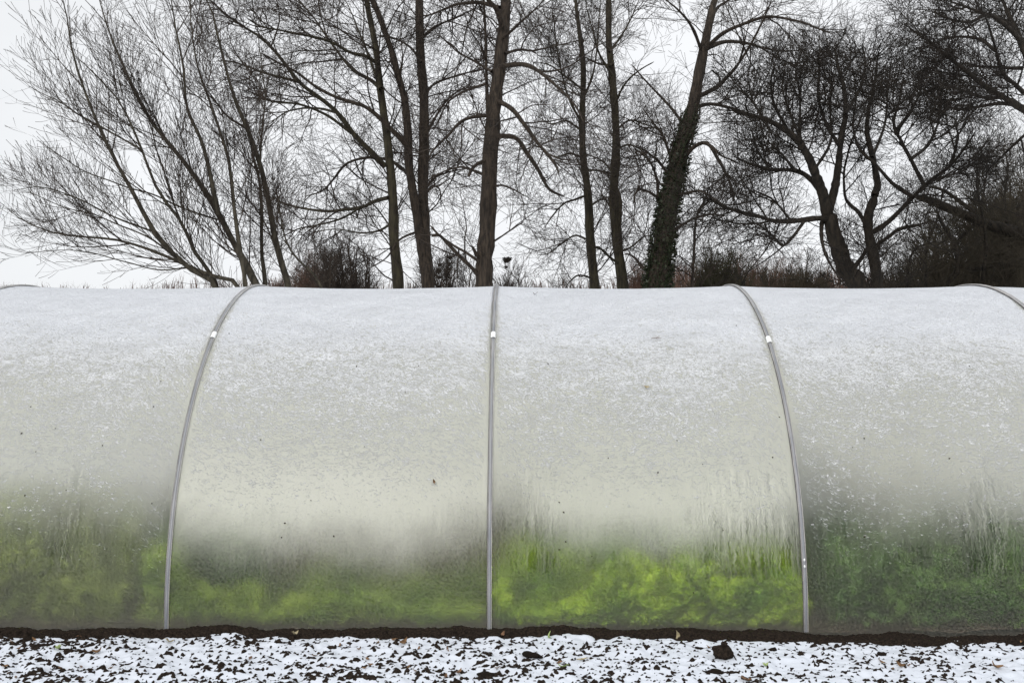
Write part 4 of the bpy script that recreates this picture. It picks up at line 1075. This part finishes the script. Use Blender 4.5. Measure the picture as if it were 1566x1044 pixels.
protos = [leaf_mesh(90 + i, rng.uniform(.022, .036), rng.uniform(.010, .018), rng.uniform(.0, .3), M[('leaf_dead', 'leaf_russet', 'leaf_dead')[i % 3]], i % 2) for i in range(5)]
for i in range(34):
    px = rng.uniform(0, 1566); py = rng.uniform(975, 1043)
    if i % 3 == 0: px = px * .4
    x, Y, z = on_ground(px, py)
    o = link('fallen_leaf', protos[i % 5]); o.location = (x, Y, z + .003)
    o.rotation_euler = (rng.uniform(-.5, .7), rng.uniform(-.6, .6), rng.uniform(0, 6.28))
    where = 'leftmost' if px < 252 else 'second' if px < 748 else 'third' if px < 1240 else 'rightmost'
    tag(o, 'tiny brown scrap of dead leaf on the snow in front of the %s tunnel panel' % where, 'leaf', 'tiny leaf scraps on the snow by the %s panel' % where)

def clod_mesh(seed, r, spiky=1.0):
    import bmesh
    rng = np.random.default_rng(seed)
    bm = bmesh.new(); bmesh.ops.create_icosphere(bm, subdivisions=4, radius=1.0)
    d = rng.normal(0, 1, (26, 3)); d /= np.linalg.norm(d, axis=1, keepdims=True); am = rng.uniform(.05, .32, 26) * spiky
    d2 = rng.normal(0, 1, (90, 3)); d2 /= np.linalg.norm(d2, axis=1, keepdims=True); am2 = rng.uniform(-.10, .13, 90) * spiky
    V = np.array([v.co[:] for v in bm.verts])
    dis = 0.85 + (np.exp(-(1 - V @ d.T) * 14) * am).sum(1) + (np.exp(-(1 - V @ d2.T) * 90) * am2).sum(1)
    V = V * dis[:, None] * r * np.array([1, .9, .85])
    for v, c in zip(bm.verts, V): v.co = c
    for f in bm.faces: f.smooth = False
    me = bpy.data.meshes.new('soil_clod'); bm.to_mesh(me); bm.free(); me.materials.append(M['soil'])
    return me
x, Y, z = on_ground(1106, 1006)
big = link('soil_clod', clod_mesh(1, .046, 1.1)); big.location = (x, Y, z + .030)
tag(big, 'biggest dark clod, a spiky round lump standing proud of the snow', 'clod')
kn = link('knob', clod_mesh(2, .016, 1.0), big); kn.location = (.002, -.004, .044)
g = Geo(); g.add(*tubes(np.array([[[.035, -.01, .02], [.046, -.02, -.005], [.060, -.03, -.030]]]), np.array([[.003, .004, .003]]), 5))
link('root_stub', g.mesh('root_stub', M['soil']), big)
cl = [clod_mesh(10 + i, 1.0, 1.2) for i in range(4)]
for px, py, wp, lb in [
    (655, 1003, 26, 'low dark clod at left of the middle hoop foot'),
    (810, 1003, 34, 'dark clod cluster standing right of the middle hoop foot'),
    (1092, 1028, 40, 'long flat dark clod just below the biggest clod'),
    (300, 1020, 16, 'rounded dark clod in front of the left hoop foot'),
    (505, 1000, 14, 'small dark clod on the snow between the left and middle hoops'),
    (1180, 992, 22, 'flat dark clod just right of the biggest clod, by the bank'),
    (1068, 990, 18, 'small dark clod just left of the biggest clod'),
    (40, 980, 34, 'dark clod at the far left edge of the snow'),
    (985, 1012, 20, 'small dark clod left of the biggest clod, mid-snow'),
    (1345, 1000, 20, 'small dark clod on the snow at the right'),
    (745, 1032, 34, 'dark crumbly clod at the bottom, below the middle hoop')]:
    x, Y, z = on_ground(px, py); s = wp / F * Y / 2 * 0.72
    o = link('soil_clod', cl[rng.integers(4)]); o.location = (x, Y, z - s * .05); o.scale = (s, s * .8, s * .42)
    o.rotation_euler = (0, 0, rng.uniform(0, 6.28)) if False else (rng.uniform(-.2, .2), rng.uniform(-.2, .2), rng.uniform(-.4, .4))
    tag(o, lb, 'clod', 'dark soil clods poking through the snow')

# ------------------------------------------------------------------ bits stuck on the film
def put_on_film(o, px, py, spin, lift=.004):
    p, th = ray_film(px, py, lift)
    o.location = tuple(p)
    n = Vector((0, -math.cos(th), math.sin(th)))
    q = n.to_track_quat('Z', 'Y'); q = q @ Vector((0, 0, 1)).rotation_difference(Vector((0, 0, 1)))
    from mathutils import Quaternion
    o.rotation_mode = 'QUATERNION'; o.rotation_quaternion = q @ Quaternion((0, 0, 1), spin)
o = link('leaf_fragment', leaf_mesh(301, .036, .017, .35, M['leaf_tan'])); put_on_film(o, 988, 592, 1.2, .006)
tag(o, 'tan leaf fragment stuck on the film above the bright green crop', 'leaf')
g = Geo(); g.add(*tubes(np.array([[[-.035, 0, 0], [-.015, .004, .003], [.005, -.003, .003], [.035, .003, 0]]]), np.array([[.0015, .0018, .0018, .001]]), 4))
g.add(*tubes(np.array([[[0, 0, .002], [.012, .010, .004], [.02, .012, .003]]]), np.array([[.0012, .001, .0008]]), 4))
o = link('twig', g.mesh('twig', M['leaf_russet'])); put_on_film(o, 1003, 517, 0.1, .004)
tag(o, 'thin reddish twig lying on the snowy film, above the tan leaf fragment', 'twig')
o = link('leaf_fragment', leaf_mesh(302, .030, .010, .6, M['speck'])); put_on_film(o, 818, 452, 1.4, .005)
tag(o, 'dark sliver lying on the snow near the roof crest, right of the middle hoop', 'leaf')
o = link('leaf_fragment', leaf_mesh(303, .028, .014, .6, M['leaf_dead'])); put_on_film(o, 664, 737, 0.3, .006)
tag(o, 'crumpled brown scrap among frost flakes left of the middle hoop', 'leaf')
spk = []
for i in range(4):
    g = Geo(); r = np.random.default_rng(500 + i)
    u = np.arange(7) * 2 * math.pi / 7; a = .0042 * r.uniform(.7, 1.25, 7)
    g.add(np.concatenate([np.stack([np.cos(u) * a * 1.3, np.sin(u) * a, 0 * u], -1), np.stack([np.cos(u) * a * .6, np.sin(u) * a * .5, 0 * u + .0035], -1), [[0, 0, .0042]]]),
          [(j, (j + 1) % 7, 7 + (j + 1) % 7, 7 + j) for j in range(7)], [(7 + j, 7 + (j + 1) % 7, 14) for j in range(7)])
    spk.append(g.mesh('fleck', M['speck']))
pts = [(557, 683), (838, 557), (1035, 673), (1074, 709), (1006, 722), (855, 768), (1105, 810), (862, 783), (398, 673), (350, 513),
       (1302, 684), (1320, 670), (1355, 590), (245, 585), (234, 623), (44, 622), (82, 655), (30, 663), (155, 682), (52, 691), (99, 750),
       (35, 758), (232, 771), (150, 780), (435, 800), (430, 822), (475, 765), (510, 820), (855, 840), (1060, 905), (1075, 910), (865, 828),
       (930, 700), (620, 600), (1180, 700), (1190, 640), (1420, 880), (1450, 700), (1480, 560), (690, 880), (640, 925), (1320, 820), (640, 560), (905, 850), (545, 560), (1125, 500)]
for i, (px, py) in enumerate(pts):
    o = link('fleck', spk[i % 4]); put_on_film(o, px, py, i * 1.7); s = 0.6 + 0.55 * ((i * 37) % 10) / 10
    o.scale = (s, s, s)
    hx = [(252, 0.30), (748, 0.0), (1236, -0.22)]
    n_ = sum(px > a + (965 - py) * b for a, b in hx); where = ('leftmost', 'second', 'third', 'rightmost')[n_]
    hh = 'snowy upper' if py < 620 else 'misted middle' if py < 790 else 'lowest, green-tinted'
    tag(o, 'tiny dark fleck stuck on the %s part of the %s tunnel panel' % (hh, where), 'debris', 'dark flecks on the %s part of the %s panel' % (hh, where))
